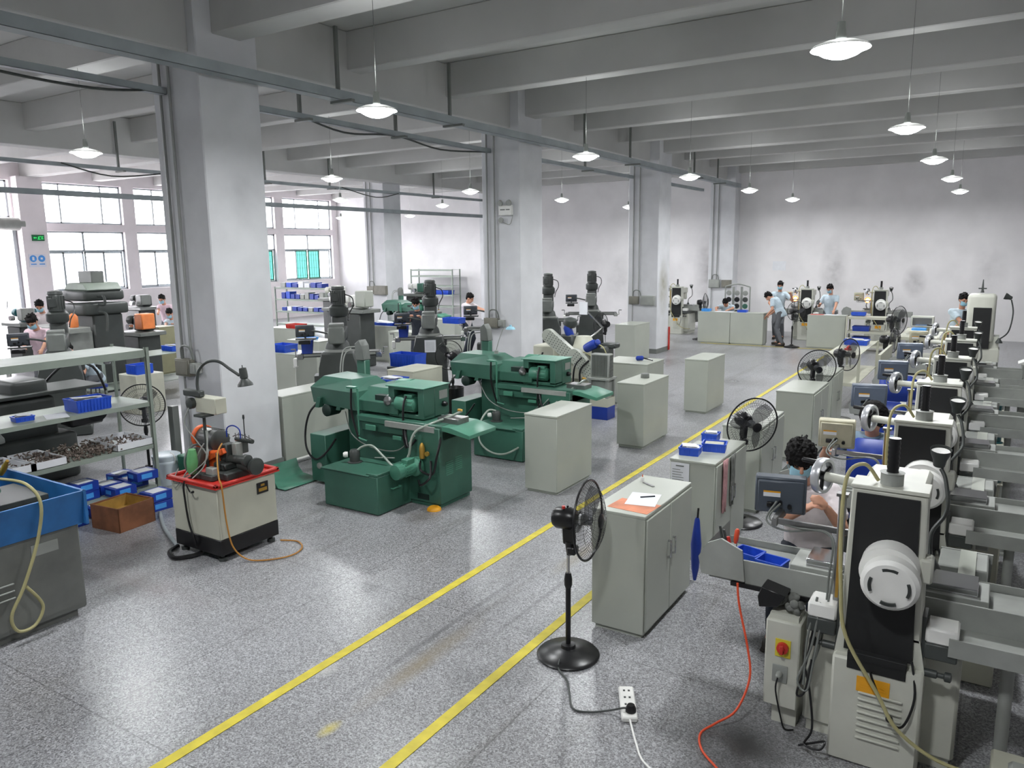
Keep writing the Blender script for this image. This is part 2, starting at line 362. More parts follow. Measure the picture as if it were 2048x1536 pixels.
# columns of the hall
def column(n, x, y):
    c = struct('column_%d' % n, B().box(x-.4, x+.4, y, y+.8, 0, ZS, .012), m_column, 30)
    return c
cols = [(-7.75, 5.47), (-7.7, 11.84), (-7.62, 18.21), (-7.6, 24.5), (-16.5, 5.47), (-16.5, 11.84), (-16.5, 18.21), (-16.5, 24.5), (-7.75, -.9), (3.3, 24.5)]
for i, (x, y) in enumerate(cols): column(i+1, x, y)
# downstand beams across the hall and girders along it
k = 0
yb = []
for j in range(-5, 10):
    yc = 5.87+2.124*j
    if YB < yc < 24.6:
        main = (j % 3 == 0); yb.append(yc); wd = .19 if main else .13
        struct('beam_%d' % (len(yb)), B().box(XW, XR, yc-wd, yc+wd, ZB if main else ZB+.03, ZS, .012), m_ceiling)
struct('beam_20', B().box(XW, XR, 24.75, 25, ZB, ZS), m_ceiling)
for i, x in enumerate((-7.7, -16.0, 1.2)):
    struct('girder_beam_%d' % (i+1), B().box(x-.22, x+.22, YB, 25, 4.72 if x > -16 else 4.68, ZS, .012), m_ceiling)
# painted base of columns and aisle lines
for i, x in enumerate((-3.47, -2.455)):
    b = B(); y1 = 21.0 if i == 0 else 11.6
    b.box(x-.035, x+.035, -1, y1, .001, .004); o = struct('trim_%d' % (i+1), b, m_yellow)
struct('trim_3', B().box(-7.0, -3.5, 20.95, 21.01, .001, .004), m_yellow)
for i, (x, y) in enumerate(cols[:3]):
    struct('baseboard_column_%d' % (i+1), B().box(x-.41, x+.41, y-.01, y+.81, 0, .12), m_mgrey)

# ------------------------------------------------------------------ pendant lamps
def lamp():
    t = thing('pendant_lamp', 'lamp', 'pendant lamp', (0, 0, 3.9), 0, 'pendant lamps under the ceiling')
    b = B().lathe((0, 0, 0), (0, 0, 1), [(.19, 0), (.18, .015), (.12, .04), (.05, .055), (.04, .06)], 28, cap=False)
    b.lathe((0, 0, .004), (0, 0, 1), [(.185, 0), (.175, .015), (.115, .036), (.05, .05)], 28, cap=False); sh = b.o('lamp_shade', m_white, t)
    B().lathe((0, 0, .012), (0, 0, 1), [(.001, -.075), (.06, -.068), (.11, -.05), (.15, -.025), (.172, -.005), (.172, .004), (.001, .006)], 24).o('bulb', m_light, t)
    B().cyl((0, 0, .058), (0, 0, .17), .036, .026, 14).o('lamp_holder', m_mgrey, t)
    B().cyl((0, 0, .17), (0, 0, ZS-3.9), .0025, seg=6).o('cord', m_mgrey, t)
    ld = bpy.data.lights.new('lamp_light', 'AREA'); ld.shape = 'DISK'; ld.size = .36; ld.energy = LAMP_W; ld.color = (.97, .99, 1.0)
    lo = bpy.data.objects.new('lamp_light', ld); COL.objects.link(lo); lo.parent = t; lo.location = (0, 0, -.082)
    pd = bpy.data.lights.new('ceiling_fill', 'POINT'); pd.energy = 9.0; pd.shadow_soft_size = .1; pd.color = (.97, .99, 1.0)  # unseen point light added above the opaque shade to brighten the ceiling
    po = bpy.data.objects.new('ceiling_fill', pd); COL.objects.link(po); po.parent = t; po.location = (0, 0, .36)
    return t
lamps = [(-1.03, 5.76), (-1.03, 9.95), (-1.02, 13.8), (-.98, 17.8), (-1.02, 22.05), (-5.04, 5.66), (-5.08, 10.03), (-4.98, 14.03), (-5.02, 18.14), (-5.0, 22.31),
         (-10.02, 5.71), (-10.15, 10.15), (-10.0, 14.17), (-9.87, 18.11), (-9.9, 22.46), (-14.0, 14.25), (-13.6, 17.88), (-21.1, 21.46), (-18.3, 22.11), (-14.0, 10.1), (-14, 5.7), (-18.5, 14.2)]
# lamps of the same rows behind the camera
lamps += [(-5.04, 1.6), (-10.0, 1.6), (-14.0, 1.6), (-1.03, 1.4)]
rowname = {-1: 'in the row over the surface grinders', -5: 'in the row over the aisle cabinets', -10: 'in the row over the turret mills', -14: 'in the row past the columns', -18: 'deep in the window bay', -21: 'beside the window wall', 3: 'in the row past the grinders'}
order = ['first', 'second', 'third', 'fourth', 'fifth', 'sixth', 'seventh']
L0 = lamp(); cnt = {}
for i, (x, y) in enumerate(lamps):
    key = min(rowname, key=lambda q: abs(q-x)); 
    o = L0 if i == 0 else dup(L0, (x, y, 3.9))
    if i == 0: o.location = (x, y, 3.9)
    cnt[key] = cnt.get(key, 0)+1
    if x > 3 or y < 3: o['label'] = 'white dish pendant lamp lit above the hall behind the viewer'; o['group'] = 'pendant lamps out of view'
    else: o['label'] = 'lit white dish pendant lamp, %s %s' % (order[(cnt[key]-1) % 7], rowname[key])

# ------------------------------------------------------------------ cable trays
def tray(name, label, x, z, y0, y1, wdt, hgt, hang=(), cord=None, seg=None):
    t = thing(name, label, 'cable tray', (x, 0, z), 0, 'cable trays along the hall')
    for (a, c) in (seg or [(y0, y1)]):
        b = B().box(-wdt/2, wdt/2, a, c, 0, .004).box(-wdt/2, -wdt/2+.004, a, c, 0, hgt).box(wdt/2-.004, wdt/2, a, c, 0, hgt).box(-wdt/2, wdt/2, a, c, hgt, hgt+.004)
        b.o('tray_body', m_galv, t, smooth=0)
    for y in hang:
        B().box(-.02, .02, y-.02, y+.02, hgt, ZB+.4-z).box(-wdt/2-.03, wdt/2+.16, y-.03, y+.03, -.03, 0).o('hanger', m_mgrey, t, smooth=0)
    for pts in (cord or []): B().tube([(px-x, py, pz-z) for px, py, pz in pts], .014, 8, 5).o('sagging_cable', m_dgrey, t)
    return t
tray('cable_tray', 'wide galvanised cable tray running past the right faces of the thick white columns', -7.12, 4.46, -1, 24.5, .17, .11, (3.2, 7.3, 9.6, 14.0, 16.2, 20.4, 22.4))
tray('cable_tray', 'narrow grey cable tray in pieces between the thick white columns with sagging cable', -7.92, 4.33, 0, 0, .09, .07, (7.4, 9.3, 13.3, 15.6, 20.2),
     [[(-7.85, 2.5, 4.42), (-7.85, 3.6, 4.28), (-7.85, 4.6, 4.26), (-7.9, 5.3, 4.36)], [(-7.92, 7.3, 4.4), (-7.92, 8.2, 4.26), (-7.92, 9.3, 4.34), (-7.92, 10.4, 4.25), (-7.92, 11.7, 4.34)]], [(-1, 5.45), (6.3, 11.82), (12.7, 18.2), (19.05, 23.5)])
tray('cable_tray', 'upper thin cable tray crossing in front of the window bay', -15.7, 4.34, 0, 25, .1, .07, (6.9, 9.6, 13.4, 15.6, 20.2), [[(-15.65, 8.4, 4.4), (-15.65, 9.4, 4.22), (-15.65, 10.6, 4.36)], [(-15.65, 16, 4.4), (-15.65, 17.4, 4.2), (-15.65, 18.4, 4.36)]])
tray('cable_tray', 'lower flat cable tray crossing in front of the tall windows', -15.9, 3.79, -1, 25, .12, .1, ())
# ------------------------------------------------------------------ stand fans
def fan(label, loc, rz, h=1.0, tilt=0.0, r=.24, group='black stand fans', basecol=None):
    """head at height h blowing along local +Y"""
    t = thing('stand_fan', label, 'fan', loc, rz, group)
    m_b = basecol or m_black
    B().lathe((0, 0, 0), (0, 0, 1), [(.2, 0), (.205, .012), (.19, .028), (.11, .04), (.075, .055), (.05, .06), (.045, .08), (.02, .085)], 36).o('base', m_b, t)
    B().cyl((0, 0, .5), (0, 0, h-.16), .0105, seg=12).o('inner_pole', m_chrome, t)
    B().cyl((0, 0, .08), (0, 0, .5), .017, seg=16).lathe((0, 0, .47), (0, 0, 1), [(.02, 0), (.026, .02), (.026, .06), (.019, .1)], 16).o('pole', m_b, t)
    T = Matrix.Translation((0, .09, h)) @ Euler((tilt, 0, 0)).to_matrix().to_4x4()
    b = B(); b.T = T
    b.lathe((0, -.19, 0), (0, 1, 0), [(.02, 0), (.055, .005), (.07, .03), (.072, .12), (.055, .15), (.03, .155)], 24).box(-.022, .022, -.13, -.05, -.17, -.05, .008).cyl((0, -.09, -.24), (0, -.09, -.15), .022, .03, 14)
    b.cyl((.0, -.09, .07), (0, -.09, .082), .008, seg=8).box(-.035, .035, -.1, -.04, -.235, -.18, .01)
    mo = b.o('motor_housing', m_b, t)
    # wire cage: front and back domes
    T = T @ Matrix.Translation((0, .015, 0))
    b = B(); b.T = T
    for sgn, d in ((1, .085), (-1, .055)):
        n = 56
        for i in range(n):
            a = 2*math.pi*i/n; pts = []
            for k in range(6):
                q = k/5; rr = .035+(r-.035)*q; dd = sgn*d*(1-q**2.4)
                pts.append((rr*math.cos(a), .03+dd, rr*math.sin(a)))
            b.tube(pts, .0011, 3, 1)
        for q in (.45, .75): b.torus((0, .03+sgn*d*(1-q**2.4), 0), (0, 1, 0), .035+(r-.035)*q, .0013, 40, 4)
    b.torus((0, .03, 0), (0, 1, 0), r, .0075, 48, 8)
    b.lathe((0, .03+.085, 0), (0, 1, 0), [(.045, -.006), (.045, .004), (.03, .01)], 20)
    b.o('wire_cage', m_b, t)
    b = B(); b.T = T
    for k in range(3):
        a0 = 2*math.pi*k/3; rows = []
        for i in range(7):
            q = i/6; rr = .03+(r-.055)*q; wd = .25+.62*math.sin(math.pi*min(1, q*.95+.1)**.8)*(1-.35*q); row = []
            for j in range(5):
                s_ = j/4-.5; a = a0+s_*wd*1.35+q*.25; row.append(b.v((rr*math.cos(a), .03+s_*.05, rr*math.sin(a))))
            rows.append(row)
        for i in range(6):
            for j in range(4): b.f([rows[i][j], rows[i][j+1], rows[i+1][j+1], rows[i+1][j]])
    b.lathe((0, -.01, 0), (0, 1, 0), [(.035, 0), (.038, .03), (.03, .06), (.01, .07)], 18)
    b.o('blades', m_blade, t)
    return t

f1 = fan('black stand fan turned sideways beside the cabinet, its cord running to a power strip', (-2.19, 4.1, 0), R(-84), .94, R(3), .25)
B().cyl((.03, -.02, 1.005), (.03, -.02, 1.022), .011, seg=10).o('red_knob', m_red, f1)
fc = B().tube([(-2.17, 3.95, .05), (-2.15, 3.9, .012), (-2.05, 3.82, .009), (-1.98, 3.72, .008), (-1.88, 3.58, .008), (-1.78, 3.6, .008), (-1.68, 3.66, .02), (-1.6, 3.67, .055), (-1.585, 3.67, .04)], .006, 8, 6).o('power_cord', m_dgrey, f1)
fc.matrix_parent_inverse = (Matrix.Translation((-2.19, 4.1, 0)) @ Euler((0, 0, R(-84))).to_matrix().to_4x4()).inverted()
t = thing('power_strip', 'white power strip lying on the speckled floor', 'power strip', (-1.625, 3.77, 0), R(28))
B().box(-.045, .045, -.16, .16, 0, .035, .008).o('body', m_white, t)
b = B()
for k in range(4): b.box(-.02, -.008, -.11+k*.07, -.095+k*.07, .0352, .037).box(.008, .02, -.11+k*.07, -.095+k*.07, .0352, .037)
b.o('sockets', m_dgrey, t, smooth=0)
B().lathe((0.01, -.1, .036), (0, 0, 1), [(.03, 0), (.03, .02), (.02, .04)], 16).o('black_plug', m_black, t)
tag(B().tube([(-1.55, 3.63, .02), (-1.45, 3.48, .007), (-1.36, 3.36, .007), (-1.22, 3.28, .007), (-1.05, 3.2, .007), (-.9, 3.0, .007)], .006, 8, 6).o('extension_cord', m_white), 'thin white cable trailing from the power strip over the floor', 'cord')

# ------------------------------------------------------------------ cabinets
def cabinet(label, x0, x1, y0, y1, h=.87, doors=None, group='pale grey green metal cabinets', mat=None, louvre=False, name='metal_cabinet'):
    """doors: side that carries the doors: '+x', '-x', '-y' or None (plain backs turned to us)"""
    mat = mat or m_pale; cx, cy = (x0+x1)/2, (y0+y1)/2; dx, dy = x1-x0, y1-y0
    t = thing(name, label, 'cabinet', (cx, cy, 0), 0, group)
    b = B().box(-dx/2, dx/2, -dy/2, dy/2, .03, h-.02, .004); b.box(-dx/2+.02, dx/2-.02, -dy/2+.02, dy/2-.02, 0, .03)
    b.o('body', mat, t)
    B().box(-dx/2-.004, dx/2+.004, -dy/2-.004, dy/2+.004, h-.022, h, .004).o('top_panel', mat, t)
    if doors in ('+x', '-x'):
        s = 1 if doors == '+x' else -1; X = s*dx/2
        for q, (a, c) in enumerate(((-dy/2+.012, -.003), (.003, dy/2-.012))):
            b = B().box(*sorted((X, X+s*.014)), a, c, .05, h-.03, .004); d = b.o('door', mat, t)
            yy = -.045 if q == 0 else .045
            B().box(*sorted((X+s*.03, X+s*.038)), yy-.009, yy+.009, h*.52, h*.52+.13, .003).box(*sorted((X+s*.012, X+s*.034)), yy-.007, yy+.007, h*.52, h*.52+.012).box(*sorted((X+s*.012, X+s*.034)), yy-.007, yy+.007, h*.52+.118, h*.52+.13).o('handle', m_chrome, d)
    if doors == '-y':
        Y = -dy/2
        for q, (a, c) in enumerate(((-dx/2+.012, -.003), (.003, dx/2-.012))):
            d = B().box(a, c, Y-.014, Y, .05, h-.03, .004).o('door', mat, t)
            xx = -.045 if q == 0 else .045
            B().box(xx-.009, xx+.009, Y-.038, Y-.03, h*.52, h*.52+.13, .003).box(xx-.006, xx+.006, Y-.034, Y-.012, h*.52, h*.52+.012).o('handle', m_chrome, d)
    return t
c1 = cabinet('metal cabinet with two handled doors beside the near fan, pen and paper on top', -2.235, -1.85, 4.53, 5.42, .87, '+x')
cabinet('metal cabinet carrying three blue trays and a hanging pink cloth', -2.235, -1.85, 6.0, 6.88, .87, '+x')
cabinet('metal cabinet with doors standing behind the round fan guard', -2.235, -1.86, 7.45, 8.38, .87, '+x')
cabinet('metal cabinet with half open doors between the round fan guard and the dark fan', -2.235, -1.8, 9.62, 10.55, .87, '+x')
cabinet('metal cabinet just behind the pale dark-bladed fan near the long bench', -2.3, -1.85, 11.15, 11.95, .87, '+x')
cabinet('plain pale cabinet back nearest to the sideways fan, in front of the green grinder', -4.25, -3.85, 6.95, 7.78, .87)
cabinet('plain pale cabinet with a small grey block on top', -4.2, -3.82, 9.24, 10.12, .87)
cabinet('plain pale cabinet standing alone farthest up the aisle', -4.18, -3.8, 11.78, 12.66, .87)
tag(B().lathe((-4.02, 9.75, .87), (0, 0, 1), [(.06, 0), (.062, .01), (.062, .05), (.055, .06)], 8).o('steel_nut_block', m_mgrey), 'small octagonal grey block on the middle pale cabinet', 'metal block')
def sheet(label, x, y, z, w_, l_, rz, mat=None, name='paper_sheet', group='loose papers'):
    o = B().box(-w_/2, w_/2, -l_/2, l_/2, 0, .0015).o(name, mat or m_paper, None, (x, y, z), rz, smooth=0); return tag(o, label, 'paper', group)
sheet('sheet of white paper with a pen on the near cabinet', -2.0, 4.86, .872, .21, .28, R(12))
sheet('red and yellow leaflet under the white sheet on the near cabinet', -2.0, 4.7, .8702, .3, .22, R(-4), M('red_yellow_print', (206, 130, 96), .6, 0, .25, 6))
tag(B().cyl((-2.03, 4.88, .878), (-1.95, 4.95, .878), .005, seg=8).o('pen', m_dark), 'dark pen lying on the white paper', 'pen')
t = thing('glue_bottle', 'tiny white bottle with orange tip on the far end of the near cabinet', 'bottle', (-2.17, 5.25, .87))
B().lathe((0, 0, 0), (0, 0, 1), [(.014, 0), (.014, .03), (.006, .04)], 12).o('body', m_white, t); B().lathe((0, 0, .04), (0, 0, 1), [(.005, 0), (.002, .02)], 8).o('cap', m_orange, t)
tag(B().cbox((-2.1, 5.2, .874), (.12, .02, .006), .001, (0, 0, R(-30))).o('metal_ruler', m_steel), 'short steel rule lying by the tiny bottle', 'ruler')
def sheet_rot(): pass
# paper notice taped on the cabinet back
t = thing('paper_notice', 'printed notice sheet taped on the cabinet with the blue trays', 'notice', (-2.15, 5.994, .62))
B().box(-.075, .085, -.003, 0, -.2, .22).o('sheet', m_paper, t, smooth=0)
b = B()
random.seed(3)
for k in range(15): b.box(-.06, -.06+random.uniform(.05, .13), -.0042, -.003, .16-k*.022, .165-k*.022)
b.box(-.03, .04, -.0042, -.003, .19, .2); b.o('printed_lines', m_mgrey, t, smooth=0)

# blue plastic trays with ribbed sides
def bin_(label, loc, d=(.24, .16, .09), rz=0.0, mat=None, fill=None, group='blue plastic trays', name='plastic_tray', cat='tray', ribs=True):
    X, Y, Z = d; mat = mat or m_blue
    t = thing(name, label, cat, loc, rz, group)
    b = B(); th = .006; k = .93
    def fr(z, s): return [b.v((x*X/2*s, y*Y/2*s, z)) for x, y in ((-1, -1), (1, -1), (1, 1), (-1, 1))]
    o0, o1 = fr(0, k), fr(Z, 1); i1, i0 = fr(Z, 1-2*th/X), fr(th, k-2*th/X)
    b.f(o0[::-1])
    for p, q in ((o0, o1), (o1, i1), (i1, i0)):
        for i in range(4): b.f([p[i], p[(i+1) % 4], q[(i+1) % 4], q[i]])
    b.f(i0)
    b.torus((0, 0, Z), (0, 0, 1), .001, .001, 4, 3)
    if ribs:
        n = max(3, int(X/.035))
        for i in range(n+1):
            xx = -X/2*k+X*k*i/n
            for sy in (-1, 1): b.box(xx-.0025, xx+.0025, *sorted((sy*Y/2*.955, sy*Y/2*1.02)), .008, Z)
        for sy in (-1, 1): b.box(-X/2*1.0, X/2*1.0, *sorted((sy*Y/2, sy*Y/2+sy*.004)), Z-.012, Z)
        for sx in (-1, 1): b.box(*sorted((sx*X/2, sx*X/2+sx*.004)), -Y/2, Y/2, Z-.012, Z)
    b.o('tub', mat, t, smooth=0)
    if fill:
        fb = B(); random.seed(int(abs(loc[0]*91+loc[1]*37)))
        if fill == 'paper':
            for i in range(3): fb.cbox((random.uniform(-.1, .1)*X, random.uniform(-.1, .1)*Y, Z*.86+i*.01), (X*.72, Y*.6, .004), 0, (random.uniform(-.12, .12), random.uniform(-.06, .14), random.uniform(-.5, .5)))
            fb.o('papers_inside', m_paper, t, smooth=0)
        elif fill == 'bars':
            for i in range(4): fb.box(-X*.4, X*.38, -Y*.35+i*Y*.18, -Y*.35+i*Y*.18+Y*.13, Z*.5, Z*.93, .002)
            fb.o('white_strips', m_pale2, t)
        else:
            for i in range(26): fb.cbox((random.uniform(-.4, .4)*X, random.uniform(-.4, .4)*Y, Z*.4+random.uniform(0, .02)), (random.uniform(.01, .03),)*3, 0, (random.uniform(0, 3), random.uniform(0, 3), 0))
            o = fb.o('metal_parts', m_chips, t, smooth=0); o['kind'] = 'stuff'
    return t
bin_('blue tray with white paper at the near edge of the second cabinet', (-2.13, 6.2, .87), (.17, .15, .07), R(8), fill='paper')
bin_('blue tray full of white strips, middle of the three trays on the second cabinet', (-1.99, 6.42, .87), (.2, .15, .075), R(12), fill='bars')
bin_('small blue tray with a white card by the round fan guard', (-2.13, 6.75, .87), (.14, .14, .075), R(4), fill='paper')
t = thing('hanging_cloth', 'pink cloth hanging over the door of the tray cabinet', 'cloth', (-1.828, 6.2, .86))
b = B(); n = 12; rows = []
for i in range(10):
    z = -.44*i/9; wd = .13*(1-.25*i/9); rows.append([b.v((.008*math.sin(j*1.9+i*.3)+.006, (j/n-.5)*wd*2*(.5)+.0, z-.02*math.sin(j*.9)*i/9)) for j in range(n+1)])
for i in range(9):
    for j in range(n): b.f([rows[i][j], rows[i][j+1], rows[i+1][j+1], rows[i+1][j]])
o = b.o('cloth', m_pinkcloth, t, smooth=180); o.modifiers.new('thick', 'SOLIDIFY').thickness = .004
t2 = dup(t, (-1.828, 6.42, .86), 0, 'grey stained cloth hanging next to the pink one'); t2.name = 'hanging_cloth'
t2.children[0].data = t2.children[0].data.copy(); t2.children[0].data.materials[0] = m_greycloth
t = thing('blue_umbrella', 'folded blue umbrella leaning behind the near cabinet', 'umbrella', (-1.86, 5.6, 0), 0)
B().lathe((0, 0, .02), (.02, -.02, 1), [(.012, 0), (.03, .1), (.042, .3), (.02, .5), (.012, .52)], 10).o('canopy', m_dblue, t); B().tube([(.01, -.01, .5), (.02, -.02, .62)], .008).o('handle', m_black, t)
fan('round fan seen face on between the tray cabinet and the next cabinet', (-1.93, 7.12, 0), R(-134), 1.0, R(-6), .255)
fan('stand fan with pale blades seen face on above the cabinet tops', (-2.05, 10.85, 0), R(-150), 1.02, R(-8), .25)
fan('dark fan standing close behind the pale-bladed fan at the bench', (-1.95, 12.35, 0), R(-120), 1.02, 0, .24)
m_alu = M('cast_aluminium', (196, 198, 202), .3, .6, .06, 8)
# ------------------------------------------------------------------ surface grinders in the row by the aisle
def dro(parent, mat, c, rz, w_=.27, h_=.215, cable=True, face=None):
    """digital readout seen from its back; c local centre"""
    T = Matrix.Translation(c) @ Euler((R(8), 0, rz)).to_matrix().to_4x4()
    b = B(); b.T = T; b.box(-w_/2, w_/2, -.025, .04, -h_/2, h_/2, .008).box(-w_/2+.015, w_/2-.015, -.04, -.025, -h_/2+.015, h_/2-.015, .006)
    d = b.o('digital_readout', mat, parent)
    b = B(); b.T = T; b.box(-w_/2+.012, w_/2-.012, .04, .043, -h_/2+.012, h_/2-.012).o('screen', m_dark, d, smooth=0)
    b = B(); b.T = T; b.box(-.09, -.06+.06, -.0425, -.04, .0, .025); b.o('white_label', m_paper, d, smooth=0)
    b = B(); b.T = T; b.box(-.09, .0, -.043, -.0425, .025, .035); b.o('orange_label', m_sticker, d, smooth=0)
    b = B(); b.T = T; b.cyl((.0, -.06, -.03), (.0, -.04, -.03), .012, seg=10).cyl((.05, -.06, -.05), (.05, -.04, -.05), .012, seg=10).box(-.07, -.03, -.055, -.04, -.06, -.03, .004); b.o('connectors', m_black, d)
    return d
def lampneck(parent, base, pts, head, ax, name='gooseneck_lamp', r=.05):
    b = B(); b.lathe(base, (0, 0, 1), [(.055, 0), (.05, .02), (.025, .06), (.016, .08)], 18); b.tube(pts, .011, 10, 6)
    g = b.o(name, m_dgrey, parent)
    B().lathe(head, ax, [(.02, -.05), (.03, -.045), (.035, -.01), (r, .03), (r+.005, .06)], 20, cap=False).lathe(head, ax, [(.02, -.05), (.001, -.055)], 20, cap=False).o('lamp_head', m_dgrey, g)
    B().lathe(head, ax, [(r-.002, .045), (.001, .04)], 20, cap=False).o('reflector', m_white, g)
    return g
def grinder(label, loc, dromat, drow=.27, lean=0.0, full=True):
    t = thing('surface_grinder', label, 'grinding machine', loc, 0, 'surface grinders in the row by the aisle')
    b = B().box(-.36, .36, .12, .78, .06, .62, .015).box(-.34, .34, .14, .76, 0, .06).box(-.2, .21, -.05, .3, 0, .57, .012)
    b.prism([(-.2, .56), (.21, .56), (.18, .72), (-.18, .72)], 'y', -.0, .26)
    b.o('base', m_cast, t)
    b = B()
    for k in range(8): b.cbox((.03, -.055, .16+k*.035), (.2, .012, .012), .004, (R(30), 0, 0))
    b.o('louvres', m_cast, t)
    B().box(-.08, .07, -.053, -.0505, .41, .49).box(-.06, .05, -.0545, -.053, .45, .453).box(-.06, .05, -.0545, -.053, .435, .438).o('warning_sticker', m_sticker, t, smooth=0)
    # column
    b = B().prism([(-.185, .7), (.185, .7), (.165, 1.44), (-.165, 1.44)], 'y', 0, .16, .008)
    b.box(-.172, .172, -.006, .17, 1.44, 1.46, .004); b.o('column', m_cast, t)
    B().prism([(-.155, .6), (.155, .6), (.135, 1.42), (-.14, 1.42)], 'y', -.014, .004).box(-.13, .135, -.056, -.01, .52, .61, .003).box(-.12, .12, -.058, -.056, .57, .575).o('black_way_cover', m_rubber, t, smooth=0)
    B().lathe((0, .08, 1.46), (0, 0, 1), [(.052, 0), (.052, .055), (.057, .06), (.045, .062)], 24).o('collar', m_lgrey, t)
    b = B().lathe((0, .08, 1.51), (0, 0, 1), [(.025+.003*(i % 2), i*.012) for i in range(16)], 16); b.o('spindle_bellows', m_black, t)
    # spindle motor
    b = B().lathe((.03, .0, 1.08), (0, -1, -.1), [(.13, 0), (.13, .1), (.1, .105)], 36); b.lathe((.045, -.1, 1.045), (0, -1, -.1), [(.125, 0), (.128, .005), (.128, .06), (.11, .078), (.001, .08)], 36)
    mt = b.o('spindle_motor', m_white, t)
    b = B()
    for k in range(4):
        for dd in range(-3, 4):
            a = math.pi/2*k+dd*.11; b.cbox((.045+.085*math.cos(a), -.181, 1.037+.085*math.sin(a)), (.014, .012, .012), 0, (0, -a, 0))
    b.o('vent_slot_pattern', m_dgrey, mt, smooth=0)
    B().box(.15, .21, -.02, .08, 1.02, 1.14, .01).o('terminal_box', m_cast, t)
    # head down-feed handwheel
    ax = Vector((-1, .32, 0)).normalized(); hc = Vector((-.36, .33, 1.385))
    b = B(); b.skin([b.ring(hc+ax*h, ax, r, 36) for r, h in ((.078, -.02), (.094, -.022), (.098, -.012), (.098, .012), (.094, .022), (.078, .02))], close=True); hw = b.o('handwheel', m_alu, t)
    b = B().cyl(hc-ax*.03, hc+ax*.03, .024, seg=16)
    for k in range(3): a = 2*math.pi*k/3+.4; b.cyl(hc, hc+Vector((.32, 1, 0)).normalized()*.08*math.cos(a)+Vector((0, 0, .08*math.sin(a))), .011, seg=8)
    b.o('spokes', m_black, hw)
    B().lathe((-.385, .38, 1.44), (-1, .32, 0), [(.01, 0), (.015, .02), (.013, .1), (.007, .105)], 12).o('crank_knob', m_black, hw)
    B().cyl((-.34, .32, 1.385), (-.14, .26, 1.385), .026, seg=18).box(-.15, .15, .15, .6, 1.25, 1.42, .02).box(-.12, .12, .5, .62, 1.05, 1.35, .02).o('grinding_head', m_cast, t)
    # linear scales
    B().box(-.235, -.2, .08, .11, .8, 1.36, .003).box(-.245, -.19, .07, .12, 1.36, 1.375).o('scale_housing', m_steel, t)
    B().box(-.225, -.21, .075, .08, .82, 1.34).o('brass_scale', m_brass, t, smooth=0)
    # cross slide covers
    for s in (-1, 1):
        b = B(); b.box(*sorted((s*.2, s*.34)), .0, .16, .72, .8, .01); b.o('slide_cover', m_white, t)
        B().box(*sorted((s*.2, s*.34)), .0, .16, .64, .72, .006).box(*sorted((s*.18, s*.2)), .02, .14, .6, .84).o('bellows_block', m_dgrey, t)
        B().lathe((s*.2, .02, .58 if s < 0 else .56), (s, 0, 0), [(.02, 0), (.02, .06), (.012, .065), (.012, .09), (.024, .095), (.024, .12), (.012, .125)], 14).o('lock_knob', m_dgrey, t)
    # table with side walls
    b = B().box(-.92, .75, .24, .62, .74, .80, .006).box(-.5, .45, .3, .56, .8, .86, .004).box(-.3, .3, .2, .72, .6, .74, .01)
    b.box(-.93, .76, .22, .235, .72, .86, .003).box(-.93, .76, .62, .63, .72, .84, .003); b.o('table', m_lgrey, t)
    B().prism([(-.94, .74), (-.72, .74), (-.74, .92), (-.86, .97), (-.94, .93)], 'y', .2, .215).prism([(-.97, .74), (-.94, .74), (-.94, .93), (-.99, .84)], 'y', .2, .64).o('end_guard', m_lgrey, t, smooth=0)
    B().box(-.42, .4, .33, .53, .86, .9, .003).o('magnetic_chuck', m_chrome, t)
    B().box(-.8, -.1, .205, .218, .7, .725).o('rail_edge', m_black, t, smooth=0)
    b = B().box(.2, .44, .72, 1.0, .4, .86, .008).prism([(.2, .3), (.44, .3), (.46, .86), (.2, .86)], 'y', 1.0, 1.02); b.o('coolant_guard', m_lgrey, t)
    B().box(.3, .38, .5, 1.0, .862, .868).o('guard_strip', m_pale, t, smooth=0)
    b = B().box(.3, 1.2, .0, .36, .68, .73, .004).box(.3, 1.2, -.01, 0, .68, .77).cyl((.55, .18, 0), (.55, .18, .68), .03, seg=14); b.box(.5, .6, .1, .26, 0, .02)
    b.o('side_shelf', m_lgrey, t)
    # readout arm
    b = B().box(-.55, -.18, .16, .18, 1.13, 1.16).box(-.575, -.545, .14, .36, 1.12, 1.17, .004).cyl((-.56, .34, 1.12), (-.56, .34, 1.24), .016, seg=10)
    b.o('readout_arm', m_steel, t)
    dro(t, dromat, (-.575, .33, 1.245), R(12)+lean, drow)
    tubes('readout_cable', m_mgrey, t, .0055, [(-.58, .27, 1.22), (-.62, .22, 1.12), (-.5, .16, 1.1), (-.3, .14, 1.14), (-.24, .1, 1.05), (-.25, .05, .8), (-.3, .02, .5), (-.33, .0, .38)], [(-.56, .27, 1.21), (-.6, .2, 1.14), (-.45, .15, 1.13), (-.27, .13, 1.12), (-.26, .08, .9), (-.27, .05, .6), (-.31, .01, .42)])
    B().tube([(-.06, .08, 1.47), (-.12, .05, 1.55), (-.19, .02, 1.5), (-.2, -.03, 1.3), (-.18, -.06, .95), (-.14, -.08, .7), (.02, -.1, .45), (.12, -.12, .3), (.3, -.12, .2), (.5, -.12, .19)], .0095, 8, 6).o('coolant_hose', m_hose, t)
    B().tube([(.155, -.03, .62), (.18, -.06, .45), (.14, -.08, .3), (.08, -.08, .32), (.0, -.07, .48), (-.02, -.06, .53)], .006, 6, 6).ball((.08, -.08, .32), .018, 10).o('black_cable', m_black, t)
    lampneck(t, (.17, .58, .87), [(.17, .58, .93), (.16, .66, 1.05), (.22, .78, 1.15), (.2, .85, 1.3), (.17, .88, 1.36)], (.16, .88, 1.42), (.05, -.25, 1))
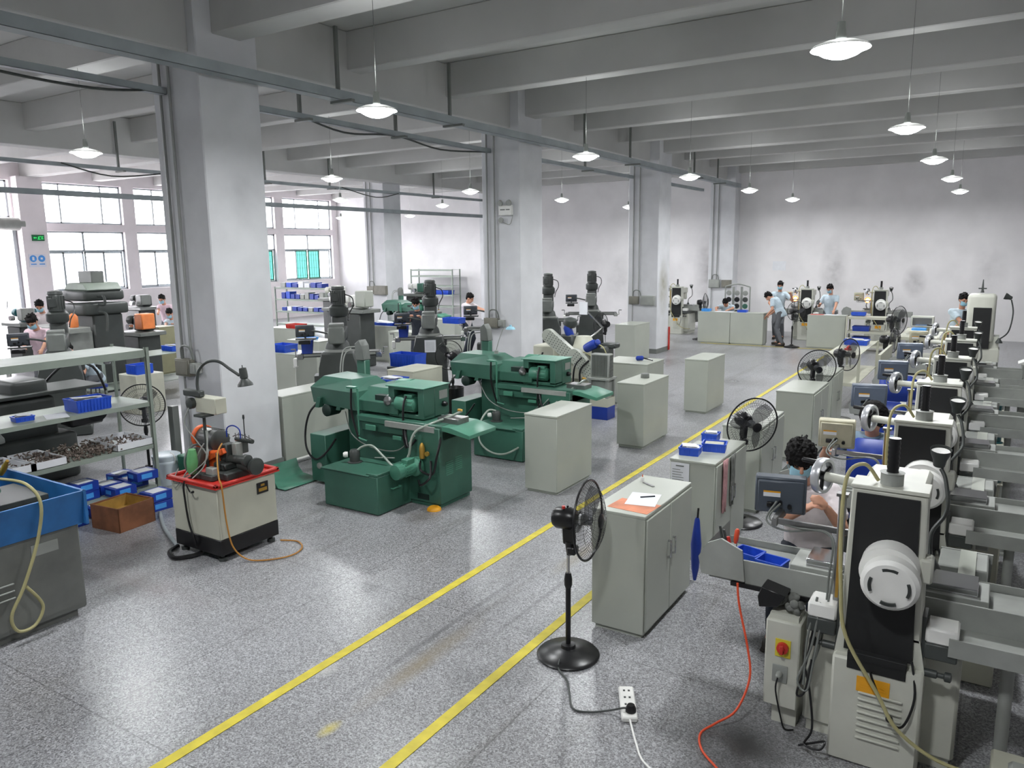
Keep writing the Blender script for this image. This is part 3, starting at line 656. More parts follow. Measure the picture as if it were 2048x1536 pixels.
    b = B().box(.26, .52, 1.1, 1.5, 0, .34, .01).box(.24, .54, 1.08, 1.52, .34, .355, .003); b.o('coolant_tank', m_pale2, t)
    B().lathe((.46, 1.22, .355), (0, 0, 1), [(.07, 0), (.07, .01), (.045, .015), (.05, .03), (.052, .1), (.056, .105), (.05, .13), (.02, .145)], 20).o('coolant_pump', m_teal, t)
    return t
g0 = grinder('surface grinder closest to the stand fan, gunmetal readout with orange label', (-.37, 3.95, 0), m_dro1 := M('gunmetal_plastic', (74, 82, 92), .4, 0, .08), .27)
g1 = grinder('surface grinder with grimy cream readout, second along its row', (-.36, 5.62, 0), M('grimy_cream_plastic', (176, 172, 150), .5, 0, .15, 9), .25, R(-6))
g2 = grinder('surface grinder with large blue-grey readout, third along its row', (-.37, 7.32, 0), M('blue_grey_plastic', (98, 108, 124), .4, 0, .08), .3)
g3 = dup(g2, (-.36, 9.05, 0), 0, 'surface grinder beside the blue chair back, fourth along its row')
g4 = dup(g2, (-.36, 10.9, 0), 0, 'surface grinder, fifth along its row, close to the green gooseneck lamp')
g5 = dup(g1, (-.4, 12.6, 0), 0, 'surface grinder with cream readout just before the tall white machine')
# extras of the first grinder
t = thing('electrical_box', 'open cream electrical box with red switch and stuffed rags beside the first grinder', 'electrical box', (-.84, 4.02, 0))
b = B().box(-.09, .09, 0, .2, .12, .62, .008).box(-.075, .075, .02, .18, .62, .65); b.box(-.05, .08, .05, .3, 0, .12); b.o('body', m_cast, t)
B().box(-.035, .045, -.006, 0, .42, .52).o('yellow_plate', m_yellow, t, smooth=0)
B().lathe((.005, -.006, .475), (0, -1, 0), [(.032, 0), (.03, .02), (.015, .022), (.013, .03)], 20).box(-.005, .015, -.045, -.02, .45, .5, .003).o('red_switch', m_red, t)
B().box(-.045, .035, -.006, 0, .27, .37, .002).lathe((-.005, -.006, .32), (0, -1, 0), [(.018, 0), (.016, .03), (.008, .045)], 12).o('socket_plug', m_lgrey, t)
B().tube([(-.005, -.05, .32), (-.01, -.06, .25), (.02, -.05, .1), (.04, -.03, .02), (.08, 0, .01)], .005, 6, 5).o('cable', m_black, t)
b = B(); random.seed(5)
for k in range(16): b.ball((random.uniform(-.06, .06), random.uniform(.03, .17), .66+random.uniform(0, .06)), (random.uniform(.02, .045), random.uniform(.02, .04), random.uniform(.012, .03)), 10, (random.random(), random.random(), random.random()*3))
tag(b.o('rag_bundle', m_greycloth, None, (-.84, 4.02, 0)), 'dirty grey rags stuffed in the top of the electrical box', 'rags')
tag(B().prism([(-.12, .66), (-.02, .68), (.02, .75), (-.11, .78), (-.13, .72)], 'y', .0, .2, .004).o('black_plate', m_black, None, (-.86, 4.05, 0)), 'bent black sheet sticking up from the electrical box', 'metal sheet')
tag(B().tube([(-1.12, 4.12, .74), (-1.1, 4.1, .62), (-1.03, 4.05, .4), (-1.0, 4.0, .25), (-1.04, 3.9, .1), (-1.13, 3.83, .03), (-1.18, 3.73, .01), (-1.13, 3.6, .01), (-1.02, 3.5, .01), (-.9, 3.4, .01)], .0065, 8, 6).o('air_hose', m_ohose), 'bright orange air hose hanging from the first grinder table to the floor', 'hose')
bin_('blue tray wedged at the guard end of the first grinder table', (-1.12, 4.33, .8), (.15, .12, .06), R(-15), m_blue, group='small blue trays on grinder table')
bin_('blue tray nearer the wheel on the first grinder table', (-.97, 4.27, .8), (.15, .12, .06), R(-10), m_blue, group='small blue trays on grinder table')
t = thing('pliers', 'grey handled pliers standing in the guard of the first grinder', 'pliers', (-1.25, 4.3, .84)); B().tube([(0, 0, 0), (-.02, 0, .08), (-.035, .0, .15)], .008).tube([(0.01, 0, 0), (.0, 0, .08), (-.012, .0, .13)], .008).o('body', m_dgrey, t)
t = thing('screwdriver', 'orange handled screwdriver standing in the grinder guard', 'screwdriver', (-1.19, 4.3, .84)); B().lathe((0, 0, .06), (.1, 0, 1), [(.008, 0), (.014, .02), (.014, .08), (.008, .09)], 10).o('handle', m_ohose, t); B().cyl((0, 0, -.02), (.008, 0, .06), .003, seg=6).o('shank', m_steel, t)
tag(B().lathe((-1.22, 4.31, .84), (-.2, 0, 1), [(.008, 0), (.012, .02), (.012, .08), (.01, .09)], 10).o('file_tool', m_red), 'dark red handled tool between pliers and screwdriver', 'tool')
b = B(); random.seed(9)
for k in range(14): b.cbox((random.uniform(-.06, .06), random.uniform(-.04, .04), random.uniform(0, .02)), (.03, .012, .01), .001, (0, 0, random.random()*3))

# tall rounded white machine at the end of the row
t = thing('tall_grinding_machine', 'tall cream machine with rounded hood rising over the end of the grinder row', 'grinding machine', (-.25, 15.0, 0))
B().box(-.3, .32, 0, .5, 0, .9, .02).box(-.28, .3, .05, .45, .9, 1.1).o('base', m_cast, t)
b = B().box(-.2, .22, 0, .45, 1.0, 1.8, .06, 4); b.o('hood', m_cast, t)
B().box(-.1, .16, -.012, .004, .9, 1.58).o('black_opening', m_rubber, t, smooth=0)
B().lathe((0, .2, 1.82), (0, 0, 1), [(.03, 0), (.02, .04), (.012, .15), (.006, .22)], 10).box(-.06, .06, .18, .22, 1.88, 1.9).o('top_fitting', m_dgrey, t)
lampneck(t, (.3, .05, 1.0), [(.3, .05, 1.06), (.42, 0, 1.2), (.46, 0, 1.5), (.42, 0, 1.72)], (.38, 0, 1.76), (-.8, 0, .3))
t = thing('white_guard_panel', 'long white sloping guard panel beyond the grinders at the picture edge', 'machine guard', (.62, 13.9, 0))
B().prism([(-.3, .82), (.3, 1.12), (.36, 1.1), (-.22, .8)], 'y', 0, .3, .004).o('panel', m_white, t); B().box(-.25, .3, 0, .3, 0, .8, .01).o('body', m_lgrey, t)
# blue chairs of the grinder operators
def chair(label, loc, rz):
    t = thing('plastic_chair', label, 'chair', loc, rz, 'blue chairs by the grinders')
    B().box(-.2, .2, -.2, .2, .42, .45, .012).o('seat', m_dblue, t)
    b = B(); rows = []
    for i in range(6):
        a = (i/5-.5)*1.5; rows.append([b.v((.3*math.sin(a), -.2-.06*math.cos(a)+.05, z)) for z in (.45, .6, .85, 1.1 if abs(i-2.5) < 2 else 1.05)])
    for i in range(5):
        for j in range(3): b.f([rows[i][j], rows[i+1][j], rows[i+1][j+1], rows[i][j+1]])
    o = b.o('backrest', m_dblue, t, smooth=180); o.modifiers.new('thick', 'SOLIDIFY').thickness = .015
    for x in (-.17, .17):
        for y in (-.17, .17): B().cyl((x, y, 0), (x, y, .42), .014, seg=8).o('leg', m_dgrey, t)
    return t
chair0 = chair('blue plastic chair turned away under the worker in the blue-grey shirt', (-.75, 6.72, 0), R(4))
chair('blue plastic chair between the third and fourth grinder', (-.85, 8.45, 0), R(-6))
chair('blue plastic chair by the fifth grinder', (-.95, 10.2, 0), R(6))

t = thing('coolant_unit', 'grimy cream coolant unit with small pump on the floor right of the first grinder', 'coolant tank', (.36, 3.78, 0))
B().box(-.22, .2, -.18, .2, 0, .26, .01).o('tank', m_pale2, t); B().box(-.2, -.02, -.16, .0, .26, .265).ball((.05, .05, .27), (.1, .07, .02), 12).o('grime', m_dgrey, t)
B().box(-.16, .0, -.12, -.02, .265, .36, .015).lathe((-.08, -.12, .31), (0, -1, 0), [(.045, 0), (.045, .06), (.03, .07)], 16).o('pump', m_lgrey, t)
tubes('hose', m_hose, t, .008, [(.1, -.1, .3), (.15, -.2, .2), (.1, -.22, .05)])
tubes('black_cable', m_black, bpy.data.objects['surface_grinder'], .006, [(-.32, .03, .7), (-.34, -.02, .5), (-.3, -.05, .35), (-.27, -.08, .15), (-.3, -.1, .06), (-.22, -.14, .08), (-.2, -.12, .12), (-.26, -.1, .08), (-.33, -.08, .03)], [(-.3, .02, .72), (-.33, -.03, .45), (-.36, -.05, .3), (-.32, -.06, .33), (-.3, -.03, .5)])
tubes('grey_cable', m_mgrey, bpy.data.objects['surface_grinder'], .006, [(-.28, .02, .8), (-.31, -.02, .55), (-.36, -.05, .38), (-.31, -.06, .34), (-.29, -.03, .5), (-.27, .02, .72)], [(-.3, .03, .82), (-.33, -.01, .6), (-.33, -.05, .36)])
# ------------------------------------------------------------------ green cylindrical grinders
def green_grinder(label, loc, clean=True):
    """local origin: front right foot of the base block; x runs left to -2, y back to 1.2"""
    t = thing('cylindrical_grinder', label, 'grinding machine', loc, 0, 'green cylindrical grinders')
    b = B().box(-.42, 0, 0, .56, .04, .84, .008).box(-1.25, -.4, .16, .62, .04, .84, .01)
    b.box(-1.6, -.7, .35, 1.1, .04, .86, .012).box(-.4, -.02, .02, .54, 0, .04)
    b.o('base', m_green, t)
    b = B()
    for k in range(7):
        for q in (0, 1): b.box(0, .004, .1+q*.16, .22+q*.16, .46-k*.022+q*.02, .472-k*.022+q*.02)
    b.o('louvres', m_lgreen, t, smooth=0)
    B().box(-.3, -.15, -.004, .0, .07, .13).o('opening', m_dgreen, t, smooth=0)
    # upper deck, ways and table
    b = B().box(-1.15, .02, 0.02, .45, .8, .87, .01).box(-1.1, .0, .05, .42, .7, .8, .008); b.o('work_table', m_green, t)
    B().box(-.72, -.06, -.004, .02, .79, .85, .002).o('steel_rule_strip', m_lgrey, t, smooth=0)
    B().box(-.14, .12, .16, .36, .86, .92, .004).o('way_block', m_steel, t)
    b = B().prism([(.02, .82), (.36, .77), (.36, .81), (.12, .865), (.02, .865)], 'y', .02, .5, .003); b.o('drip_chute', m_lgreen, t)
    # wheel head with faceted guard (back, toward -x)
    b = B()
    lo = [b.v(p) for p in ((-1.98, .2, .9), (-1.18, .06, .9), (-1.12, .5, .9), (-1.98, .75, .9))]
    mi = [b.v(p) for p in ((-2.0, .18, 1.08), (-1.2, .04, 1.1), (-1.1, .55, 1.12), (-2.0, .78, 1.08))]
    hi = [b.v(p) for p in ((-1.9, .3, 1.2), (-1.42, .26, 1.2), (-1.35, .6, 1.2), (-1.9, .68, 1.2))]
    for p, q in ((lo, mi), (mi, hi)):
        for i in range(4): b.f([p[i], p[(i+1) % 4], q[(i+1) % 4], q[i]])
    b.f(lo[::-1]); b.f(hi)
    wg = b.o('wheel_guard', m_green, t, smooth=0)
    b = B().prism([(.1, .9), (.75, .9), (.75, 1.14), (.3, 1.14), (.1, 1.02)], 'x', -1.2, -.62, .006); b.o('wheel_head', m_green, t, smooth=0)
    B().box(-.95, -.66, .12, .2, .94, 1.09).o('dark_recess', m_dgreen, t, smooth=0)
    B().lathe((-.8, .2, 1.03), (.6, -1, 0), [(.07, 0), (.07, .06), (.055, .1), (.03, .12), (.02, .16)], 20).o('chuck', m_steel, t)
    b = B()
    for x in (-1.88, -1.55): B().prism([(x, .86), (x+.06, .86), (x+.1, .98), (x+.04, .98)], 'y', .12, .2).o('bracket', m_green, t, smooth=0)
    B().lathe((-1.7, .14, .84), (0, -1, 0), [(.07, -.15), (.07, .02), (.04, .04)], 16).o('dark_hub', m_dgreen, t)
    # work head with open motor bay
    b = B().box(-.78, -.28, .3, .56, .88, 1.2, .01); b.box(-.76, -.28, .12, .3, .88, .92, .004).box(-.76, -.28, .12, .3, 1.17, 1.2, .004).box(-.76, -.68, .12, .3, .9, 1.18, .004).box(-.36, -.28, .12, .3, .9, 1.18, .004)
    b.o('work_head', m_green, t)
    B().box(-.79, -.27, .11, .57, 1.2, 1.212, .004).o('head_cover', m_lgreen, t)
    B().lathe((-.8, .5, 1.05), (1, 0, 0), [(.16, -.12), (.17, -.1), (.17, .06)], 28).o('round_housing', m_lgreen, t)
    b = B().box(-.68, -.36, .28, .3, .92, 1.17); b.o('motor_bay', m_dgreen, t, smooth=0)
    b = B()
    b.lathe((-.66, .17, 1.02), (1, 0, 0), [(.085, 0), (.085, .09), (.078, .1), (.078, .24), (.05, .26)], 22)
    for k in range(12): a = 2*math.pi*k/12; b.cbox((-.49, .17+.08*math.cos(a), 1.02+.08*math.sin(a)), (.13, .01, .008), 0, (a, 0, 0))
    b.box(-.55, -.44, .12, .22, 1.09, 1.13, .008); b.o('head_motor', m_teal if False else m_lgreen, t)
    B().box(-.28, -.276, .38, .52, 1.06, 1.15).o('label_plate', m_lgrey, t, smooth=0)
    B().lathe((-.28, .45, 1.0), (1, 0, 0), [(.03, 0), (.03, .03), (.018, .05)], 12).o('black_knob', m_black, t)
    # coolant tank in front
    b = B().box(-1.14, -.4, -.5, .02, .01, .4, .006).box(-1.16, -.5, -.52, -.1, .4, .412, .003).box(-.55, -.4, -.5, .02, .4, .43, .006); b.o('coolant_tank', m_green, t)
    B().tube([(-.4, -.3, .24), (-.37, -.3, .24), (-.37, -.18, .24), (-.4, -.18, .24)], .007, 6, 1).o('tank_handle', m_lgreen, t)
    B().lathe((-.98, -.2, .41), (0, 0, 1), [(.08, 0), (.08, .01), (.055, .015), (.055, .12), (.04, .14)], 20).o('coolant_pump', m_dgrey, t)
    B().lathe((-1.03, -.25, .5), (-.7, -.7, 0), [(.03, 0), (.032, .03), (.02, .05)], 16).o('pump_cap', m_white, t)
    # hydraulic motor at the side of the base
    b = B().lathe((-.32, -.3, .42), (.1, 1, 0), [(.03, -.03), (.078, -.02), (.082, .04), (.072, .05), (.072, .22), (.1, .25), (.1, .3)], 24)
    for k in range(14): a = 2*math.pi*k/14; b.cbox((-.31+.074*math.cos(a), -.15, .42+.074*math.sin(a)), (.01, .15, .006), 0, (0, -a, 0))
    b.box(-.34, -.26, -.2, -.08, .48, .53, .006); b.o('hydraulic_motor', m_lgreen, t)
    tubes('black_hose', m_black, t, .013, [(-.25, .0, .5), (-.15, -.12, .42), (-.05, -.06, .38), (.0, -.05, .55), (.01, .0, .7), (-.02, .04, .76)], [(-.2, -.1, .3), (-.12, -.16, .28), (-.05, -.1, .36), (-.1, -.02, .5)], [(-.3, .0, .7), (-.36, -.05, .62), (-.42, -.02, .72), (-.46, .03, .8)])
    B().lathe((-.2, -.03, .62), (0, 0, 1), [(.028, -.1), (.03, 0), (.022, .04), (.01, .06)], 14).lathe((-.12, -.04, .58), (0, -1, 0), [(.025, 0), (.025, .02)], 14).o('pressure_valve', m_brass, t)
    # rear box and floor tray at the far end
    b = B().box(-1.86, -1.62, 0, .6, .03, .58, .006); b.o('side_box', m_green, t)
    B().lathe((-1.72, -.0, .22), (0, -1, 0), [(.035, 0), (.035, .02), (.015, .03)], 14).o('plug_fitting', m_lgrey, t)
    # hoses and cables over the machine
    B().tube([(.04, .35, .97), (-.02, .25, .93), (-.14, .05, .87), (-.26, -.04, .8), (-.3, -.08, .7), (-.32, -.1, .55), (-.4, -.12, .44), (-.5, -.14, .42), (-.62, -.14, .5), (-.78, -.14, .6), (-.9, -.16, .58), (-.96, -.19, .53)] if clean else
             [(.04, .35, .97), (-.02, .2, .9), (-.2, .0, .7), (-.3, -.1, .4), (-.5, -.55, .16), (-.75, -.6, .1), (-1.0, -.55, .2), (-1.08, -.45, .4), (-1.05, -.3, .56), (-.99, -.2, .55)], .013, 10, 8).o('clear_hose', m_hoseclear, t)
    tubes('black_cable', m_black, t, .012, [(-1.86, .16, .92), (-1.93, .08, .8), (-1.96, .03, .6), (-1.9, -.02, .4), (-1.75, -.04, .3), (-1.62, .0, .38), (-1.5, .05, .55)], [(-.5, .1, 1.12), (-.5, .05, 1.0), (-.49, .03, .7), (-.45, .02, .58)], [(-1.2, .02, 1.16), (-1.19, 0, .9), (-1.1, .0, .6)])
    tubes('thin_pipe', m_lgrey, t, .006, [(-1.6, .32, .8), (-1.3, .1, .62), (-1.0, .06, .52), (-.7, .1, .5), (-.55, .12, .58), (-.5, .13, .66)], [(-.9, .02, .42), (-.6, .0, .46)], [(-.42, .0, .62), (-.3, -.02, .74)])
    B().box(-1.0, -.86, .0, .02, .72, .78, .004).o('worn_label', m_lgreen, t); B().box(-.62, -.5, .0, .02, .66, .7, .003).o('worn_label', m_lgreen, t)
    B().box(-1.26, -1.14, -.0, .06, 1.155, 1.175, .003).cyl((-1.12, .03, .66), (-1.12, .03, 1.16), .012, seg=10).tube([(-1.12, .03, .66), (-1.1, .0, .62), (-.98, -.0, .6)], .01, 8).o('oil_stand', m_lgreen, t)
    B().lathe((.04, .35, .97), (-.5, -.5, .2), [(.016, 0), (.018, .03), (.012, .05)], 10).o('brass_fitting', m_brass, t)
    # tall post with a control lamp box behind the guard
    B().box(-2.0, -1.86, .95, 1.05, 0, 1.3, .01).o('switch_post', m_green, t)
    b = B().prism([(-2.0, 1.3), (-1.86, 1.3), (-1.88, 1.48), (-1.93, 1.55), (-2.0, 1.5)], 'y', .93, 1.06, .006); b.o('pump_motor_box', m_mgrey, t)
    tubes('grey_cable', m_lgrey, t, .008, [(-2.0, .95, 1.42), (-2.1, .9, 1.4), (-2.12, .85, 1.3), (-2.1, .8, 1.1)], [(-2.0, .97, 1.46), (-2.14, .9, 1.43), (-2.15, .83, 1.25), (-2.14, .8, 1.05)])
    return t
m_hoseclear = M('clear_hose', (150, 160, 150), .25, 0, .1, 8)
gg1 = green_grinder('dark green cylindrical grinder next to the white column, yellow pad under its foot', (-4.67, 5.98, 0))
gg2 = green_grinder('dark green cylindrical grinder partly hidden behind the plain pale cabinet, hose loop at the floor', (-4.45, 8.38, 0), False)
tag(B().lathe((-4.72, 5.93, 0), (0, 0, 1), [(.075, 0), (.07, .02), (.05, .035)], 20).o('levelling_pad', m_sticker), 'round yellow pad on the floor at the foot of the green grinder', 'pad')
t = thing('floor_tray', 'green curved sheet metal tray on the floor by the white column', 'tray', (-6.6, 5.88, 0))
b = B(); prof = [(-.32, .2), (-.28, .12), (-.2, .04), (0, .012), (.3, .01)]; rows = [[b.v((x*0+y0, y_*1.0, z)) for (y_, z) in prof] for y0 in (-.05, .6)]
b = B(); A_ = []
for s_ in (0, 1):
    A_.append([b.v((-.42+.0*s_ if False else x-.05, -.3 if s_ == 0 else .25, z)) for x, z in ((-.3, .2), (-.27, .1), (-.2, .03), (0, .012), (.12, .012))])
for i in range(4): b.f([A_[0][i], A_[0][i+1], A_[1][i+1], A_[1][i]])
b.f([A_[0][0], A_[0][1], A_[0][2], A_[0][3], b.v((-.15, -.31, .16)), b.v((-.28, -.31, .21))])
o = b.o('sheet', m_lgreen, t, smooth=60); o.modifiers.new('thick', 'SOLIDIFY').thickness = .006

# magnetic arm lamp over the second green grinder
t = thing('work_lamp', 'small pale blue shaded lamp on thin arm at the second green grinder', 'lamp', (-5.86, 8.85, 1.2))
B().lathe((0, 0, 0), (0, 0, 1), [(.03, 0), (.03, .04), (.012, .05)], 12).tube([(0, 0, .05), (.05, 0, .2), (.1, .05, .36), (.16, .06, .36)], .006).o('arm', m_lgrey, t)
B().lathe((.2, .06, .34), (0, 0, 1), [(.07, 0), (.05, .03), (.02, .04), (.015, .06)], 16).o('lamp_shade', m_mask, t)

# ------------------------------------------------------------------ small tool grinder on cream cabinet with red tray top
t = thing('tool_grinder', 'tool grinder on a cream cabinet with red tray top and black gooseneck lamp', 'grinding machine', (-5.74, 4.22, 0))
def L_(x, y): return (x+5.74, y-4.22)
b = B().box(-.31, .31, -.31, .31, .2, .66, .006); b.o('cabinet_body', m_pale2, t)
B().box(-.312, .312, -.312, .312, .06, .2, .004).o('black_plinth', m_black, t)
b = B().box(-.27, -.19, -.28, -.2, .2, .205); b.o('screw_plate', m_black, t)
for x in (-.26, .26):
    for y in (-.26, .26): B().cyl((x, y, 0), (x, y, .03), .035, seg=14).cyl((x, y, .03), (x, y, .07), .015, seg=10).o('foot', m_dgrey, t)
b = B(); e = .34
b.box(-e, e, -e, e, .66, .672); 
for s_ in (-1, 1): b.box(*sorted((s_*e, s_*(e-.035))), -e, e, .672, .7, .008).box(-e, e, *sorted((s_*e, s_*(e-.035))), .672, .7, .008)
b.o('red_tray', m_red, t)
B().box(.311, .318, .1, .22, .5, .6).o('nameplate', m_black, t, smooth=0)
B().box(.318, .32, .115, .205, .52, .55).box(.318, .32, .14, .18, .565, .585).o('gold_lettering', m_brass, t, smooth=0)
b = B().lathe((-.3, .08, .95), (-1, .1, 0), [(.085, -.22), (.098, -.21), (.098, .04), (.09, .05)], 24)
for k in range(18): a = 2*math.pi*k/18; b.cbox((-.2, .075+.098*math.cos(a), .95+.098*math.sin(a)), (.2, .006, .008), 0, (a, 0, 0))
b.o('main_motor', m_dgrey, t)
B().lathe((-.34, .085, .95), (-1, .1, 0), [(.105, 0), (.11, .01), (.11, .05), (.09, .06)], 24).o('orange_fan_cowl', m_orange, t)
B().box(-.26, -.18, .0, .05, 1.035, 1.055, .006).o('motor_label', m_white, t)
B().prism([(-.18, .7), (.02, .7), (.02, .86), (-.12, .88)], 'y', -.05, .14, .01).cbox((.0, -.03, .86), (.24, .09, .05), .006, (0, R(-24), 0)).o('orange_belt_guard', m_orange, t)
b = B().torus((-.16, -.16, .82), (1, .25, 0), .13, .009, 32, 8).lathe((-.15, -.16, .82), (1, .25, 0), [(.11, -.005), (.11, .008)], 28); b.o('grinding_wheel_guard', m_mgrey, t)
B().lathe((-.1, -.24, .72), (.1, 0, 1), [(.03, 0), (.045, .04), (.048, .11), (.04, .18), (.03, .22)], 16).o('green_wrapped_handle', m_lime, t)
b = B().box(-.05, .25, -.15, .12, .672, .74, .01).box(.0, .16, -.1, .08, .74, .8, .01).cyl((.02, .0, .82), (.3, .0, .84), .035, seg=16).lathe((.3, .0, .84), (1, 0, 0), [(.04, 0), (.05, .01), (.05, .05), (.02, .06)], 18).box(.05, .12, -.04, .06, .8, .96, .008).cyl((.2, .05, .78), (.34, .05, .78), .06, seg=22)
b.cyl((.08, .1, .98), (.3, .1, .98), .02, seg=12).box(.12, .18, .05, .15, .86, .97, .006).cyl((.1, -.12, .72), (.1, -.12, .9), .015, seg=10).cbox((.0, -.2, .7), (.3, .06, .05), .006)
b.o('work_slides', m_dgrey, t)
B().box(.03, .13, -.2, -.14, .68, .78, .004).o('steel_block', m_lgrey, t); B().box(.14, .2, .0, .07, .83, .97, .004).o('steel_block', m_lgrey, t)
B().lathe((.36, .05, .78), (1, 0, 0), [(.07, 0), (.075, .01), (.075, .04), (.03, .05)], 20).o('dark_pulley', m_dgrey, t)
b = B()
for k in range(5): b.cyl((.1+.045*k, .08, .99), (.1+.045*k, .08, 1.04+.008*(k % 2)), .004, seg=6)
b.tube([(.05, .09, 1.0), (.16, .09, 1.03), (.33, .09, 1.0)], .005, 6); b.o('clamping_pins', m_steel, t)
# control box on a post with the gooseneck
B().cyl((-.1, -.08, .7), (-.1, -.08, 1.22), .014, seg=10).box(-.16, -.04, -.14, -.02, 1.2, 1.22).o('post', m_dgrey, t)
B().box(-.24, .04, -.06, .06, 1.22, 1.36, .006).o('control_box', m_pale2, t)
B().box(-.38, -.14, -.08, -.02, 1.36, 1.42, .01).lathe((-.27, -.06, 1.3), (0, -1, 0), [(.05, 0), (.05, .04), (.03, .05)], 14).o('lamp_bracket', m_dgrey, t)
ln = B().tube([(-.19, -.05, 1.4), (-.2, -.05, 1.48), (-.16, -.05, 1.6), (-.05, -.04, 1.68), (.08, -.02, 1.69), (.2, .0, 1.63), (.29, .02, 1.58)], .013, 10, 8).o('gooseneck', m_dgrey, t)
B().lathe((.33, .03, 1.61), (.12, .02, -1), [(.004, -.06), (.004, -.04), (.03, -.035), (.034, .0), (.034, .05), (.028, .055), (.062, .1), (.066, .12)], 22, cap=False).o('lamp_head', m_dgrey, ln)
B().tube([(-.27, -.1, 1.27), (-.3, -.14, 1.12), (-.14, -.14, .98), (-.05, -.12, .85), (-.1, -.2, .74), (-.16, -.3, .68), (-.22, -.33, .6), (-.26, -.33, .64), (-.28, -.25, .74)], .0055, 6, 6).o('grey_cable', m_lgrey, t)
B().tube([(-.06, -.24, .7), (-.08, -.34, .67), (-.08, -.345, .5), (-.05, -.345, .3), (.0, -.34, .16), (.0, -.33, .1)], .009, 8, 6).o('black_cable', m_black, t)
B().tube([(.08, -.05, .97), (.14, -.15, .9), (.26, -.24, .74), (.34, -.28, .69), (.35, -.28, .6), (.36, -.27, .35), (.38, -.24, .14), (.46, -.18, .03), (.58, -.1, .012), (.7, .08, .012), (.66, .26, .012), (.5, .36, .012), (.34, .3, .012)], .007, 8, 8).o('ochre_air_hose', m_ochre, t)
B().tube([(.02, .05, 1.0), (.03, .05, 1.08), (.1, .06, 1.11), (.17, .07, 1.08), (.18, .07, 1.0)], .006, 8, 6).o('blue_hose', m_dblue, t)
B().cyl((.2, .1, .98), (.2, .1, 1.2), .005, seg=8).lathe((.2, .1, 1.17), (0, 0, 1), [(.006, 0), (.01, .01), (.008, .04)], 8).o('oil_rod', m_dgrey, t)
tag(B().tube([(-6.05, 3.92, .03), (-6.0, 3.8, .025), (-5.85, 3.75, .02), (-5.76, 3.86, .02), (-5.74, 3.94, .03)], .02, 8, 6).o('drain_hose', m_black), 'fat black hose end lying under the tool grinder', 'hose')
tag(B().tube([(-7.05, 4.4, .02), (-6.6, 4.15, .02), (-6.08, 3.93, .025)], .018, 10, 6).o('floor_pipe', m_galv), 'grey conduit pipe along the floor from the wooden box to the tool grinder', 'pipe')

# ------------------------------------------------------------------ grey machine cut by the frame with blue tray
HOSEPTS = [(-5.7, 2.42, 1.1), (-5.5, 2.48, 1.08), (-5.41, 2.52, .95), (-5.42, 2.48, .7), (-5.42, 2.36, .41), (-5.42, 2.26, .23), (-5.42, 2.29, .11), (-5.42, 2.4, .11), (-5.42, 2.46, .23), (-5.42, 2.37, .4)]
t = thing('coolant_grinder', 'grey cabinet machine with blue splash tray and green head at the frame edge', 'grinding machine', (-6.05, 2.3, 0))
b = B().box(-.6, .55, -1.2, .5, .06, .72, .012).box(-.55, .5, -1.15, .45, 0, .06).box(.54, .556, -1.1, .45, .1, .68); b.o('body', m_mgrey2, t) if False else b.o('body', m_lgrey2 := M('scuffed_grey_enamel', (104, 106, 102), .5, 0, .18, 4, .03), t)
b = B()
for k in range(3): b.cbox((.56, -.05, .42-k*.05), (.012, .16, .012), .004)
b.o('louvres', m_lgrey, t)
B().box(.556, .56, .16, .34, .56, .64, .0).o('scratched_label', m_lgrey, t, smooth=0)
b = B(); b.prism([(-.62, .7), (.57, .7), (.62, .95), (.6, .95), (.55, .72), (-.6, .72), (-.62, .95)], 'y', -1.25, .54, .002); b.box(-.62, .62, .52, .54, .7, .95); b.o('blue_tray', m_tray, t, smooth=0)
B().box(-.3, .4, -.6, .42, .74, .86, .01).box(-.2, .3, -.2, .44, .86, .9, .004).o('steel_slides', m_dgrey, t)
B().prism([(-.35, .95), (.2, .92), (.36, 1.0), (.3, 1.12), (.0, 1.22), (-.35, 1.25)], 'y', -.6, .12, .02).o('green_head', m_green, t)
B().tube([(p[0]+6.05, p[1]-2.3, p[2]) for p in HOSEPTS], .011, 8, 8).o('yellowed_hose', m_hose, t)
B().lathe((.3, .16, 1.14), (.5, 0, .5), [(.015, -.04), (.02, 0), (.02, .05), (.01, .12)], 10).o('hose_nozzle', m_brass, t)
B().tube([(-.1, .1, 1.2), (.0, .25, 1.55), (.05, .3, 1.6)], .014, 8).o('lamp_gooseneck', m_dgrey, t)
lampx = thing('work_lamp', 'dark gooseneck lamp hanging down over the blue splash tray', 'lamp', (-6.3, 2.55, 1.25))
B().tube([(-.35, -.1, -.05), (-.3, 0, .25), (-.15, .05, .3), (-.02, .1, .2), (.0, .12, .1)], .014, 10, 6).o('gooseneck', m_dgrey, lampx); B().lathe((0, .12, .1), (0, 0, -1), [(.03, 0), (.035, .06), (.06, .1), (.062, .13)], 18).o('lamp_head', m_dgrey, lampx)

